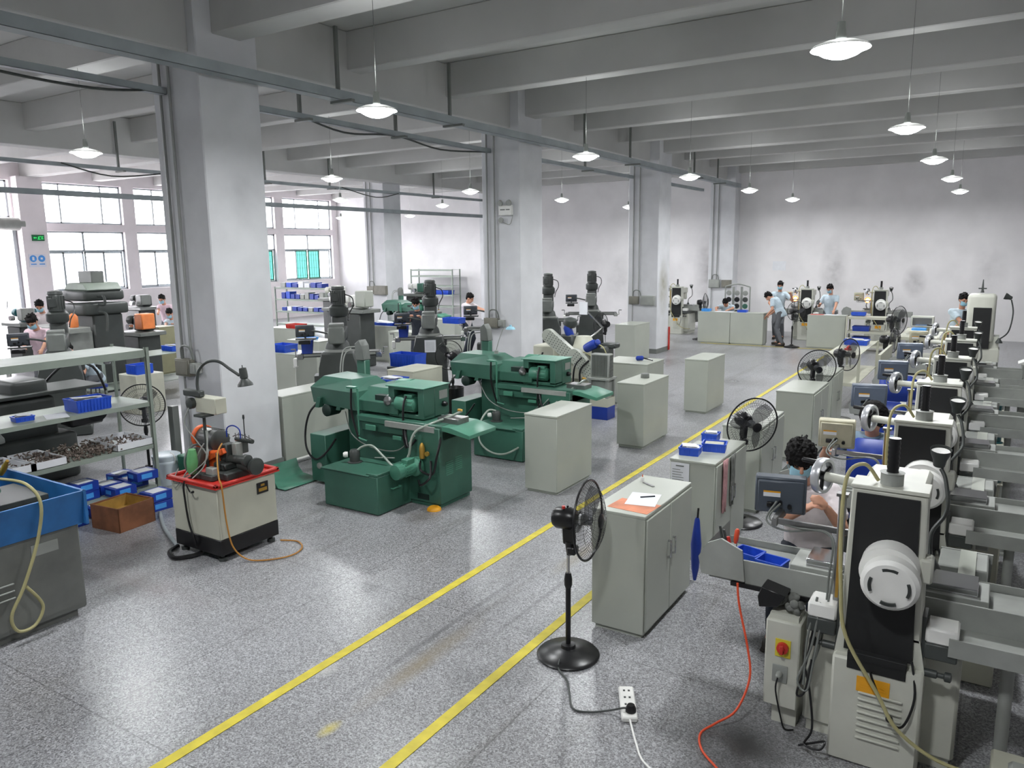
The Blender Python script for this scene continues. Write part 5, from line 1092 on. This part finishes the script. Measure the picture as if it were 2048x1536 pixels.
# ------------------------------------------------------------------ far counters and grinders at the back wall
cabinet('pale counter cabinet at the far wall under the bowed worker', -7.12, -6.22, 21.05, 21.5, .87, None, 'far counters', m_pale)
cabinet('pale counter cabinet next to the bending worker, papers on top', -6.21, -5.32, 21.05, 21.5, .87, None, 'far counters', m_pale)
cabinet('pale counter cabinet in front of the worker holding a phone', -4.2, -3.28, 21.1, 21.5, .87, None, 'far counters', m_pale)
bin_('small blue tray on the end of the far counter', (-6.95, 21.25, .87), (.24, .2, .07), 0, m_sky, group='trays on far counters', ribs=False)
bin_('blue tray beside the papers on the far counter', (-5.95, 21.3, .87), (.26, .2, .06), 0, group='trays on far counters', ribs=False)
bin_('blue tray at the end of the counter with the red sheet', (-3.0, 21.3, .88), (.34, .24, .08), 0, group='trays on far counters', ribs=False)
sheet('white papers under the bowed worker on the far counter', -6.45, 21.25, .872, .5, .3, .1); sheet('red sheet lying on the far counter before the phone worker', -4.0, 21.3, .872, .34, .25, .1, m_red)
sheet('white papers beside the red sheet on the far counter', -3.65, 21.3, .872, .34, .25, -.1)
rack('cream shelf trolley with blue crates at the far counter end', -3.22, -2.2, 20.95, 21.45, (.15, .5, .86), 'shelf_trolley', m_pale2, 'trolleys')
bin_('dark blue crate on the low board of the shelf trolley', (-2.9, 21.2, .155), (.4, .34, .2), 0, m_dblue, group='crates in the trolley', ribs=False)
bin_('dark blue crate on the middle board of the shelf trolley', (-2.9, 21.2, .505), (.4, .34, .12), 0, m_dblue, group='crates in the trolley', ribs=False)
rack('long cream bench with blue tray and parts beyond the cabinets', -2.35, -1.84, 13.4, 15.6, (.4, .87), 'work_bench', m_pale2, 'work benches')
bin_('blue tray with plastic bag on the long cream bench', (-2.1, 14.9, .875), (.4, .3, .09), 0, fill='paper', group='trays on benches')
tag(B().box(-.06, .05, -.04, .04, 0, .03, .004).cyl((-.02, 0, .03), (.02, .02, .07), .025, seg=10).o('red_gauge', m_red, None, (-2.1, 14.0, .875)), 'small red gauge lying on the long cream bench', 'gauge')
tag(B().box(-.02, .02, -1.2, .3, 0, .95).o('panel_board', m_pale2, None, (-1.5, 14.2, 0)), 'tall cream board standing beside the long bench', 'board')
def fargrinder(label, loc, lamp=True):
    r = dup(g5, loc, 0, label, 'surface grinders at the far wall')
    for ch in list(r.children):
        if ch.name.startswith(('side_shelf', 'coolant_tank', 'coolant_pump')): bpy.data.objects.remove(ch)
    return r
for lab, x in (('far wall surface grinder with glowing lamp between the two standing workers', -4.62), ('far wall surface grinder with glowing lamp above the shelf trolley', -2.72), ('unused surface grinder by the third white column at the far wall', -8.45)):
    r = fargrinder(lab, (x, 22.9, 0)); r.name = 'surface_grinder'
for lab, x in (('glowing orange work lamp on the machine by the reaching worker', -5.0), ('glowing orange work lamp over the shelf trolley', -3.08)):
    t = thing('work_lamp', lab, 'lamp', (x, 23.3, .9), 0, 'glowing far work lamps')
    B().box(-.1, .1, -.06, .06, 0, .02, .004).tube([(0, 0, .02), (-.03, 0, .1), (0, -.03, .2)], .01).o('stand', m_dgrey, t)
    B().lathe((0, -.04, .26), (.3, -1, -.2), [(.02, -.06), (.05, -.04), (.08, .03)], 18, cap=False).o('lamp_shade', m_oglow, t); B().ball((.01, -.07, .25), .055, 14).o('bulb', m_spark, t)
t = thing('tool_cart', 'metal cart holding rows of grinding wheels behind the far counter', 'tool rack', (-6.48, 22.6, 0))
for x in (-.36, .36): B().tube([(x, 0, 0), (x, 0, 1.5)], .02, 8).o('post', m_lgrey, t)
B().tube([(-.36, 0, 1.5), (0, 0, 1.58), (.36, 0, 1.5)], .02, 8).box(-.36, .36, -.02, .02, .6, .64).o('top_bar', m_lgrey, t)
for x in (-.12, .12): B().box(x-.03, x+.03, -.02, .02, .62, 1.5).o('post', m_lgrey, t)
for i in range(3):
    for j in range(4): B().lathe((-.24+.24*i, -.03, .75+.19*j), (0, -1, 0), [(.075, 0), (.078, .02), (.07, .05), (.02, .055)], 14).o('grinding_wheel', random.choice([m_dgrey, m_lgrey, m_black, m_green, m_mgrey]), t)
# small clutter near far right machines
for i, (y, c, l) in enumerate(((15.9, m_sky, 'turquoise tray on the bench beyond the grinders'), (16.6, m_pale2, 'cream block on the bench beyond the grinders'))):
    tag(B().box(-.12, .12, -.12, .12, 0, .12, .01).o('storage_tub', c, None, (-1.2, y, 1.0)), l, 'tub')
rack('pale bench holding tubs beyond the grinder row', -1.5, -.85, 15.4, 17.2, (.5, .99), 'work_bench', m_pale2, 'work benches')
dro_t = thing('readout_box', 'cream readout box with a steel front on the far bench', 'readout', (-1.15, 16.25, .995)); B().box(-.22, .16, -.1, .1, .12, .32, .01).box(-.05, .0, -.03, .03, 0, .12).o('body', m_cast, dro_t); B().box(-.19, .13, -.105, -.1, .15, .29).o('front_panel', m_chrome, dro_t, smooth=0)

# ------------------------------------------------------------------ things fixed on columns and walls
def swbox(label, x, y, z, boxes, up=ZB):
    t = thing('switch_box', label, 'switch box', (x, y, z), 0, 'switch boxes on the columns')
    for (a, w_, h, m) in boxes: 
        o = B().box(a, a+w_, -.09, 0, -h/2, h/2, .006).box(a+.02, a+w_-.02, -.1, -.09, -h/2+.02, h/2-.02, .003).o('box', m, t)
    b = B().cyl((boxes[0][0]+.08, -.03, boxes[0][2]/2), (boxes[0][0]+.08, -.03, up-z), .016, seg=8).cyl((boxes[0][0]+.08, -.03, -boxes[0][2]/2), (boxes[0][0]+.08, -.03, -z+.05), .012, seg=8); b.o('conduit', m_conduit, t)
    B().cyl((boxes[0][0]+.24, -.03, boxes[0][2]/2), (boxes[0][0]+.24, -.03, up-z-.2), .016, seg=8).o('conduit', m_conduit, t)
    B().tube([(boxes[0][0]+.1, -.06, boxes[0][2]/2), (boxes[0][0]+.14, -.08, boxes[0][2]/2+.14), (boxes[0][0]+.28, -.08, boxes[0][2]/2+.14), (boxes[0][0]+.32, -.06, boxes[0][2]/2)], .012, 8, 5).o('cable_arch', m_mgrey, t)
    return t
m_conduit = M('painted_conduit', (150, 152, 150), .6, 0, .06)
m_boxg = M('grimy_box_grey', (124, 122, 112), .5, 0, .12, 8)
swbox('grimy switch boxes low on the big white column nearest us', -8.05, 5.468, 1.32, [(0, .26, .2, m_boxg), (.27, .12, .12, m_lgrey)])
swbox('grey green switch box on the middle white column', -8.05, 11.838, 1.3, [(0, .3, .18, m_boxg), (.31, .12, .12, m_lgrey)])
swbox('pair of grey switch boxes on the third white column', -7.95, 18.208, 1.34, [(0, .25, .2, m_boxg), (.32, .36, .24, m_lgrey)])
swbox('switch box with arched cable on the pilaster at the far wall', -7.95, 24.498, 1.5, [(0, .35, .26, m_lgrey), (.42, .3, .24, m_boxg)])
swbox('switch boxes with arched cable on the column before the far left wall', -16.85, 18.208, 1.45, [(0, .3, .24, m_boxg), (.3, .5, .28, m_boxg)])
t = thing('emergency_light', 'twin headed emergency light box high on the middle white column', 'emergency light', (-7.55, 11.838, 3.35))
B().box(-.16, .12, -.06, 0, -.12, .06, .01).o('box', m_white, t)
for x in (-.1, .08): B().lathe((x, -.06, .1), (0, -1, -.2), [(.03, 0), (.055, .02), (.05, .05)], 16).o('lamp_head', m_lgrey, t)
b = B().box(-.12, -.02, -.064, -.06, -.03, -.01).box(.0, .08, -.064, -.06, -.03, -.01); b.o('printed_marks', m_mgrey, t, smooth=0)
B().tube([(-.16, -.02, -.2), (.05, -.02, -.28), (.12, -.02, -.12)], .006).cyl((-.12, -.03, -.2), (-.12, -.05, -.2), .05, seg=14).o('cable', m_lgrey, t)
t = thing('exit_sign', 'green lit exit sign with arrow beside the doorway', 'exit sign', (XW+.37, 12.2, 3.16))
B().box(-.02, .03, -.17, .17, -.09, .09).o('housing', M('exit_sign_green', (24, 110, 66), .5), t, smooth=0)
b = B()
for a, c, z0, z1 in ((-.14, -.05, -.012, .012), (-.03, .05, -.05, -.03), (-.01, .02, -.04, .04), (.03, .06, .02, .05), (.07, .14, -.04, -.02), (.07, .14, .02, .04), (.09, .11, -.04, .04)): b.box(.031, .034, a, c, z0, z1)
b.prism([(-.15, 0), (-.11, .03), (-.11, -.03)], 'x', .031, .034); b.o('lit_pictogram', m_exit, t, smooth=0)
t = thing('safety_poster', 'pale blue sign with two round mandatory symbols beside the doorway', 'sign', (XW+.363, 12.12, 2.5))
B().box(-.012, 0, -.24, .24, -.2, .18).o('board', m_wallw := M('sign_white', (225, 225, 235), .6, 0, .02), t, smooth=0)
for y in (-.12, .12): B().cyl((0, y, .05), (.004, y, .05), .1, seg=24).o('blue_disc', m_sky, t)
B().box(.0045, .006, -.15, -.09, .0, .1).box(.0045, .006, .09, .15, .02, .08).o('white_symbols', m_paper, t, smooth=0)
b = B()
for y in (-.2, .04): b.box(.001, .003, y, y+.16, -.13, -.1)
b.o('sign_lettering', m_sky, t, smooth=0)
tag(B().box(-7.205, -7.17, 18.97, 19.02, .02, .62).o('red_post_guard', m_red), 'thin red guard strip low on the corner of the third white column', 'guard')
for i, (x, y, z) in enumerate(((-5.9, 24.99, 2.05),)):
    sh = B().box(-.2, .2, -.006, 0, -.14, .14).o('notice_sheet', m_paper, None, (x, y, z), smooth=0); tag(sh, 'faint pale notice sheet on the far wall above the reaching worker', 'notice')
# ------------------------------------------------------------------ people
TMP = bpy.data.scenes.new('sculpting')
def ik(a, t, l1, l2, hint):
    a, t = Vector(a), Vector(t); d = t-a; L_ = d.length
    if L_ > (l1+l2)*.995: t = a+d.normalized()*(l1+l2)*.995; d = t-a; L_ = d.length
    u = d.normalized(); h = Vector(hint); h = (h-u*h.dot(u)); h = h.normalized() if h.length > 1e-4 else u.orthogonal().normalized()
    c = (l1*l1+L_*L_-l2*l2)/(2*L_); s = math.sqrt(max(0, l1*l1-c*c)); return a+u*c+h*s, t
def cap(b, p0, p1, r0, r1, seg=14):
    p0, p1 = Vector(p0), Vector(p1)
    b.cyl(p0, p1, r0, r1, seg); b.ball(p0, r0, seg); b.ball(p1, r1, seg)
def loft(b, secs, Rv, seg=20):
    """secs: (centre, forward dir, rx, ry)"""
    rs = []
    for c, f, rx, ry in secs: rs.append([b.v(Vector(c)+Rv*math.cos(2*math.pi*i/seg)*rx+Vector(f)*math.sin(2*math.pi*i/seg)*ry) for i in range(seg)])
    b.skin(rs)
def remesh(b, name, mat, parent, vox, smooth=4, noise_=0.0):
    bmesh.ops.recalc_face_normals(b.bm, faces=b.bm.faces[:])
    me = bpy.data.meshes.new(name); b.bm.to_mesh(me); b.bm.free(); me.materials.append(mat)
    o = bpy.data.objects.new(name, me); TMP.collection.objects.link(o)
    m = o.modifiers.new('r', 'REMESH'); m.mode = 'VOXEL'; m.voxel_size = vox; m.use_smooth_shade = True
    s = o.modifiers.new('s', 'SMOOTH'); s.iterations = smooth; s.factor = .5
    
    with bpy.context.temp_override(scene=TMP, view_layer=TMP.view_layers[0]): dg = bpy.context.evaluated_depsgraph_get(); n = bpy.data.meshes.new_from_object(o.evaluated_get(dg)); o.modifiers.clear(); o.data = n; bpy.data.meshes.remove(me); TMP.collection.objects.unlink(o); COL.objects.link(o)
    if noise_:
        for v in n.vertices: v.co += v.normal*noise_*(noise.noise(v.co*38)+.7*noise.noise(v.co*90))
    n.name = name
    if not n.materials: n.materials.append(mat)
    for p in n.polygons: p.use_smooth = True
    o.parent = parent
    return o
def hand(b, w, d, palm, side, curl=.5, k=1.0):
    """w wrist, d direction of the hand, palm the way the palm faces, side +1 thumb towards palm x d"""
    d = Vector(d).normalized(); n = Vector(palm); n = (n-d*n.dot(d)).normalized(); s = n.cross(d)*side
    T = b.T; w = Vector(w)
    M_ = Matrix((( s.x, d.x, n.x, w.x), (s.y, d.y, n.y, w.y), (s.z, d.z, n.z, w.z), (0, 0, 0, 1)))
    b.T = T @ M_
    b.ball((0, .045*k, 0), (.038*k, .052*k, .015*k), 12)
    for i, (x, L_) in enumerate(((.027, .068), (.009, .076), (-.009, .07), (-.026, .056))):
        p = Vector((x*k, .082*k, 0)); a = curl*(.7+.12*i); r = .0085*k
        for seg, rr in ((.45, 1), (.3, .9), (.25, .8)):
            q = p+Vector((0, math.cos(a), math.sin(a)))*L_*k*seg; cap(b, p, q, r*rr, r*rr*.93, 8); p = q; a += curl*.8
    p = Vector((.03*k, .02*k, .002)); 
    for v_, rr in ((Vector((.022, .026, .01)), .0105), (Vector((.008, .026, .014)), .009)):
        q = p+v_*k; cap(b, p, q, rr*k, rr*.9*k, 8); p = q
    b.T = T
def person(label, pelvis, neck, head, F, look, hR, hL, fR, fL, shirt=None, trousers=None, mask=True, vox=.012, sitting=False, hinted=(None, None), palms=((0, 0, -1), (0, 0, -1)), hair_k=1.0, group='workers', spiky=.006, cat='person'):
    shirt = shirt or m_shirtb; trousers = trousers or m_trous
    O = Vector((pelvis[0], pelvis[1], 0)); t = thing('person', label, cat, O, 0, group)
    W = lambda p: Vector(p)-O
    F = Vector(F).normalized(); Rv = Vector((F.y, -F.x, 0)).normalized(); up = Vector((0, 0, 1))
    P, N, H = W(pelvis), W(neck), W(head); sp = (N-P).normalized(); fw = Rv.cross(sp)*-1 if Rv.cross(sp).dot(F) < 0 else Rv.cross(sp)
    look = Vector(look).normalized(); hu = (up-look*up.dot(look)).normalized(); hr = look.cross(hu)
    SR, SL = N-sp*.055+Rv*.165, N-sp*.055-Rv*.165
    oR, oL = hinted; ER, WR = ik(SR, W(hR), .28, .25, oR or (Rv*.6-up-F*.3)); EL, WL = ik(SL, W(hL), .28, .25, oL or (-Rv*.6-up-F*.3))
    HR_, HL_ = P+Rv*.09, P-Rv*.09; kh = F+up*(.8 if sitting else .0)
    KR, AR = ik(HR_, W(fR)+up*.09, .43, .41, kh); KL, AL = ik(HL_, W(fL)+up*.09, .43, .41, kh)
    def torso(b, g):
        L_ = (N-P).length
        loft(b, [(P-sp*.08, fw, .12+g, .09+g), (P, fw, .155+g, .11+g), (P+sp*L_*.3, fw, .14+g, .098+g), (P+sp*L_*.62, fw, .165+g, .112+g), (P+sp*L_*.84, fw, .17+g, .1+g), (P+sp*L_*.96, fw, .11+g, .07+g)], Rv)
        cap(b, SR, SL, .055+g, .055+g)
    b = B(); torso(b, -.012); cap(b, N-sp*.06, H-hu*.06-look*.02, .056, .052)
    T = Matrix(((hr.x, look.x, hu.x, H.x), (hr.y, look.y, hu.y, H.y), (hr.z, look.z, hu.z, H.z), (0, 0, 0, 1)))
    b.T = T
    b.ball((0, -.012, .022), (.074, .094, .09), 22); b.ball((0, .018, -.045), (.056, .066, .062), 18); b.ball((0, .05, -.088), (.024, .022, .018), 12)
    cap(b, (0, .082, .014), (0, .1, -.022), .009, .013, 10); b.ball((.012, .092, -.026), .008, 8); b.ball((-.012, .092, -.026), .008, 8); b.ball((0, .078, -.052), (.024, .012, .007), 10); b.ball((0, .076, -.064), (.02, .012, .007), 10)
    for s in (-1, 1): b.ball((s*.075, -.004, -.012), (.009, .02, .033), 10); b.ball((s*.03, .074, .026), (.022, .012, .006), 10)
    b.T = Matrix.Identity(4)
    for S, E_, W_, dd, pl, sd in ((SR, ER, WR, None, palms[0], 1), (SL, EL, WL, None, palms[1], -1)):
        cap(b, S, E_, .046, .037); cap(b, E_, W_, .038, .026)
        hand(b, W_, (W_-E_), pl, -sd, .55)
    for h_, k_, a_ in ((HR_, KR, AR), (HL_, KL, AL)): cap(b, h_, k_, .075, .05); cap(b, k_, a_, .05, .035); cap(b, a_, a_+F*.12-up*.05, .035, .03)
    body = remesh(b, 'body', m_skin, t, vox, 3)
    b = B(); torso(b, .012)
    for S, E_ in ((SR, ER), (SL, EL)): e = S+(E_-S)*.72; cap(b, S, S+(E_-S)*.15, .066, .064); b.cyl(S, e, .064, .06, 16)
    loft(b, [(P-sp*.12, fw, .165, .125), (P-sp*.03, fw, .17, .127), (P+sp*.12, fw, .157, .113)], Rv)
    so = remesh(b, 'shirt', shirt, t, .013, 2, .004)
    b = B(); b.torus(N-sp*.005, sp, .062, .014, 20, 8); b.o('collar', shirt, t)
    b = B(); loft(b, [(P-sp*.09, fw, .13, .1), (P+sp*.04, fw, .155, .112)], Rv)
    for h_, k_, a_ in ((HR_, KR, AR), (HL_, KL, AL)): cap(b, h_, k_, .09, .068); cap(b, k_, a_+(k_-a_)*.06, .066, .052)
    remesh(b, 'trousers', trousers, t, .014, 2, .004)
    for a_ in (AR, AL):
        b = B(); q = a_-up*.05; T2 = Matrix(((Rv.x, F.x, 0, q.x), (Rv.y, F.y, 0, q.y), (0, 0, 1, q.z), (0, 0, 0, 1))); b.T = T2
        b.ball((0, .06, 0), (.045, .135, .038), 16); b.ball((0, -.02, .03), (.042, .06, .05), 14); b.box(-.042, .042, -.07, .17, -.04, -.022, .012); b.o('shoe', m_shoe, t)
    # hair: cap on the skull with ragged surface
    b = B(); b.T = T; random.seed(len(label))
    b.ball((0, -.022, .04), (.084*hair_k, .1*hair_k, .086*hair_k), 20); b.ball((0, -.06, -.01), (.074, .05, .06), 16); b.ball((0, .045, .085), (.055, .035, .026), 12)
    for k in range(40):
        a = random.uniform(0, 6.28); e = random.uniform(.15, 1.5); n_ = Vector((math.cos(a)*math.cos(e), math.sin(a)*math.cos(e), math.sin(e)))
        if n_.y > .55 and n_.z < .55: continue
        c = Vector((0, -.022, .04))+Vector((n_.x*.078, n_.y*.094, n_.z*.082)); b.cyl(c, c+(n_+Vector((random.uniform(-.5, .5), random.uniform(-.5, .5), .3)))*.022*hair_k, .014, .003, 6)
    remesh(b, 'hair', m_hair, t, .006 if vox < .01 else .008, 1, spiky)
    b = B(); b.T = T
    for s in (-1, 1): b.ball((s*.029, .077, .006), (.0105, .008, .0055), 10)
    b.o('eyes', m_black, t)
    b = B(); b.T = T
    for s in (-1, 1): b.tube([(s*.014, .086, .024), (s*.03, .084, .03), (s*.047, .072, .024)], .0032, 6, 3)
    b.o('eyebrows', m_hair, t)
    if mask:
        b = B(); b.T = T; rows = []
        for i in range(9):
            v_ = i/8; z = -.008-.085*v_; row = []
            for j in range(13):
                a = (j/12-.5)*2.5; rr = .074+.012*math.sin(math.pi*v_); row.append(b.v((math.sin(a)*(.066+.002*math.sin(math.pi*v_)), .022+math.cos(a)*rr*(.98 if v_ < .85 else .86), z+.012*(1-math.cos(a)))))
            rows.append(row)
        for i in range(8):
            for j in range(12): b.f([rows[i][j], rows[i][j+1], rows[i+1][j+1], rows[i+1][j]])
        for s in (-1, 1):
            b.tube([(s*.062, .045, -.02), (s*.076, .0, -.0), (s*.08, -.02, -.005)], .0018, 5, 3); b.tube([(s*.058, .04, -.075), (s*.074, .0, -.045), (s*.08, -.02, -.03)], .0018, 5, 3)
        mk = b.o('face_mask', m_mask, t, smooth=180); md = mk.modifiers.new('thick', 'SOLIDIFY'); md.thickness = .003
    return t
def stool(loc, label):
    t = thing('work_stool', label, 'stool', loc, 0, 'stools of the seated workers'); B().cyl((0, 0, .42), (0, 0, .46), .16, seg=24).o('seat', m_dblue, t)
    for a in (0.8, 2.4, 3.9, 5.5): B().cyl((.1*math.cos(a), .1*math.sin(a), .42), (.15*math.cos(a), .15*math.sin(a), 0), .011, seg=8).o('leg', m_dgrey, t)
    return t
# worker at the first grinder
person('seated worker in white T-shirt and blue mask looking down behind the gunmetal readout', (-.97, 5.32, .56), (-.985, 5.13, 1.085), (-.99, 4.99, 1.265), (.0, -1, 0), (.3, -.86, -.42), (-.9, 4.8, 1.02), (-.78, 4.8, 1.03),
       (-1.1, 4.95, 0), (-.82, 4.95, 0), m_shirtw, m_dark, True, .0075, True, (Vector((-.6, .1, -1)), Vector((.5, .1, -1))), ((0.9, 0, -.3), (-.9, 0, -.3)), 1.13, spiky=.011)
stool((-.97, 5.34, 0), 'blue seated stool under the worker in the white T-shirt')
person('seated worker in blue-grey shirt seen from behind, one arm stretched sideways', (-.76, 6.78, .56), (-.78, 6.68, 1.1), (-.78, 6.68, 1.22), (0.05, 1, 0), (.1, .8, -.55), (-.5, 7.0, .85), (-1.06, 6.3, 1.03),
       (-.62, 7.2, 0), (-.92, 7.2, 0), m_shirtd, m_dark, False, .011, True, (None, Vector((-.4, .6, -.6))), ((0, 0, -1), (0, 0, 1)), 1.3, spiky=.009)
# far wall group
person('worker seated at the far counter with his head bowed over papers', (-6.6, 22.2, .58), (-6.6, 21.98, 1.0), (-6.6, 21.84, 1.07), (0, -1, 0), (0, -.7, -.7), (-6.75, 21.5, .9), (-6.42, 21.5, .9), (-6.75, 21.8, 0), (-6.45, 21.8, 0), m_shirtb, m_trous, False, .012, True, (Vector((-1, 0, .1)), Vector((1, 0, .1))))
stool((-6.6, 22.25, 0), 'stool of the bowed worker behind the far counter')
person('standing worker in pale blue shirt and mask reaching for the machine readout', (-5.35, 22.85, .88), (-5.33, 22.78, 1.36), (-5.31, 22.72, 1.54), (.1, -1, 0), (.1, -.95, -.25), (-5.5, 22.5, 1.0), (-4.98, 22.6, 1.3), (-5.45, 22.85, 0), (-5.22, 22.85, 0), m_shirtb, m_trous, True, .012)
person('worker in pale blue shirt and grey trousers bending forward between the far counters', (-4.93, 21.32, .88), (-5.13, 21.3, 1.28), (-5.26, 21.27, 1.31), (-1, .1, 0), (-.6, 0, -.8), (-5.26, 21.6, .82), (-5.24, 21.1, .82), (-5.0, 21.45, 0), (-4.82, 21.12, 0), m_shirtb, m_trous, False, .012)
person('standing worker in pale blue shirt and mask looking at a phone at the far counter', (-3.88, 22.4, .86), (-3.88, 22.35, 1.32), (-3.9, 22.28, 1.49), (-.15, -1, 0), (-.35, -.8, -.45), (-4.1, 22.1, 1.1), (-3.7, 21.9, .93), (-4.0, 22.4, 0), (-3.76, 22.4, 0), m_shirtb, m_trous, True, .012)
t = thing('mobile_phone', 'dark mobile phone held up by the worker at the far counter', 'phone', (-4.12, 22.02, 1.14)); B().cbox((0, 0, 0), (.07, .012, .14), .004, (R(-40), 0, 0)).o('body', m_black, t)
person('masked worker half hidden beside the tall white machine', (-.62, 16.95, .9), (-.58, 16.85, 1.42), (-.56, 16.75, 1.6), (.2, -1, 0), (.4, -.8, -.35), (-.4, 16.5, 1.1), (-.75, 16.5, 1.0), (-.7, 16.95, 0), (-.5, 16.95, 0), m_shirtb, m_trous, True, .012)
# mill operators
person('operator in dark clothes and mask behind the mill with the white sheet', (-10.2, 12.5, .9), (-10.17, 12.42, 1.4), (-10.14, 12.34, 1.56), (.2, -1, 0), (.3, -.75, -.6), (-10.1, 12.1, 1.3), (-9.85, 12.15, 1.3), (-10.3, 12.5, 0), (-10.1, 12.5, 0), m_dark, m_dark, True, .012)
person('worker in white T-shirt turned sideways reaching to a mill near the middle column', (-11.15, 15.5, .88), (-11.08, 15.5, 1.35), (-11.0, 15.48, 1.47), (1, 0, 0), (.9, .1, -.4), (-10.42, 15.3, 1.2), (-10.5, 15.6, 1.15), (-11.15, 15.4, 0), (-11.15, 15.6, 0), m_shirtw, m_dark, False, .012)
# workers by the windows
person('masked worker in pink and blue shirt bowed over work behind the shelf unit', (-13.75, 6.75, .9), (-13.62, 6.62, 1.4), (-13.52, 6.5, 1.54), (.6, -1, 0), (.5, -.6, -.7), (-13.3, 6.2, 1.1), (-13.1, 6.4, 1.1), (-13.85, 6.75, 0), (-13.65, 6.75, 0), m_shirtp, m_trous, True, .012)
person('masked worker in white shirt standing farther back beside the black mill head', (-16.85, 8.4, .92), (-16.75, 8.3, 1.45), (-16.67, 8.2, 1.6), (.6, -1, 0), (.7, -.5, -.6), (-16.3, 7.9, 1.2), (-16.2, 8.2, 1.2), (-16.95, 8.4, 0), (-16.75, 8.4, 0), m_shirtw, m_trous, True, .012)
person('masked worker in pink shirt standing at the cream grinder by the windows', (-18.9, 12.55, .86), (-18.85, 12.45, 1.3), (-18.8, 12.35, 1.45), (.4, -1, 0), (.5, -.8, -.4), (-18.5, 12.0, 1.1), (-18.3, 12.3, 1.1), (-19.0, 12.5, 0), (-18.8, 12.5, 0), m_shirtp, m_trous, True, .012)
person('masked worker in sky blue shirt seated beside the big white column', (-17.65, 11.9, .56), (-17.6, 11.8, 1.0), (-17.55, 11.7, 1.16), (.4, -1, 0), (.5, -.8, -.5), (-17.3, 11.4, .9), (-17.2, 11.6, .9), (-17.6, 11.4, 0), (-17.3, 11.5, 0), m_shirtb, m_trous, True, .012, True)
stool((-17.65, 11.95, 0), 'stool of the seated worker beside the big white column')
person('worker in pale blue shirt stooping behind the shelf unit over a blue bin', (-12.75, 7.0, .62), (-12.65, 6.7, 1.0), (-12.7, 6.58, 1.12), (.3, -1, 0), (.2, -.7, -.6), (-12.6, 6.3, .75), (-12.4, 6.4, .8), (-12.85, 6.65, 0), (-12.6, 6.65, 0), m_shirtb, m_trous, True, .012, True)
stool((-12.75, 7.05, 0), 'stool of the stooping worker behind the shelf unit')
bpy.data.scenes.remove(TMP)
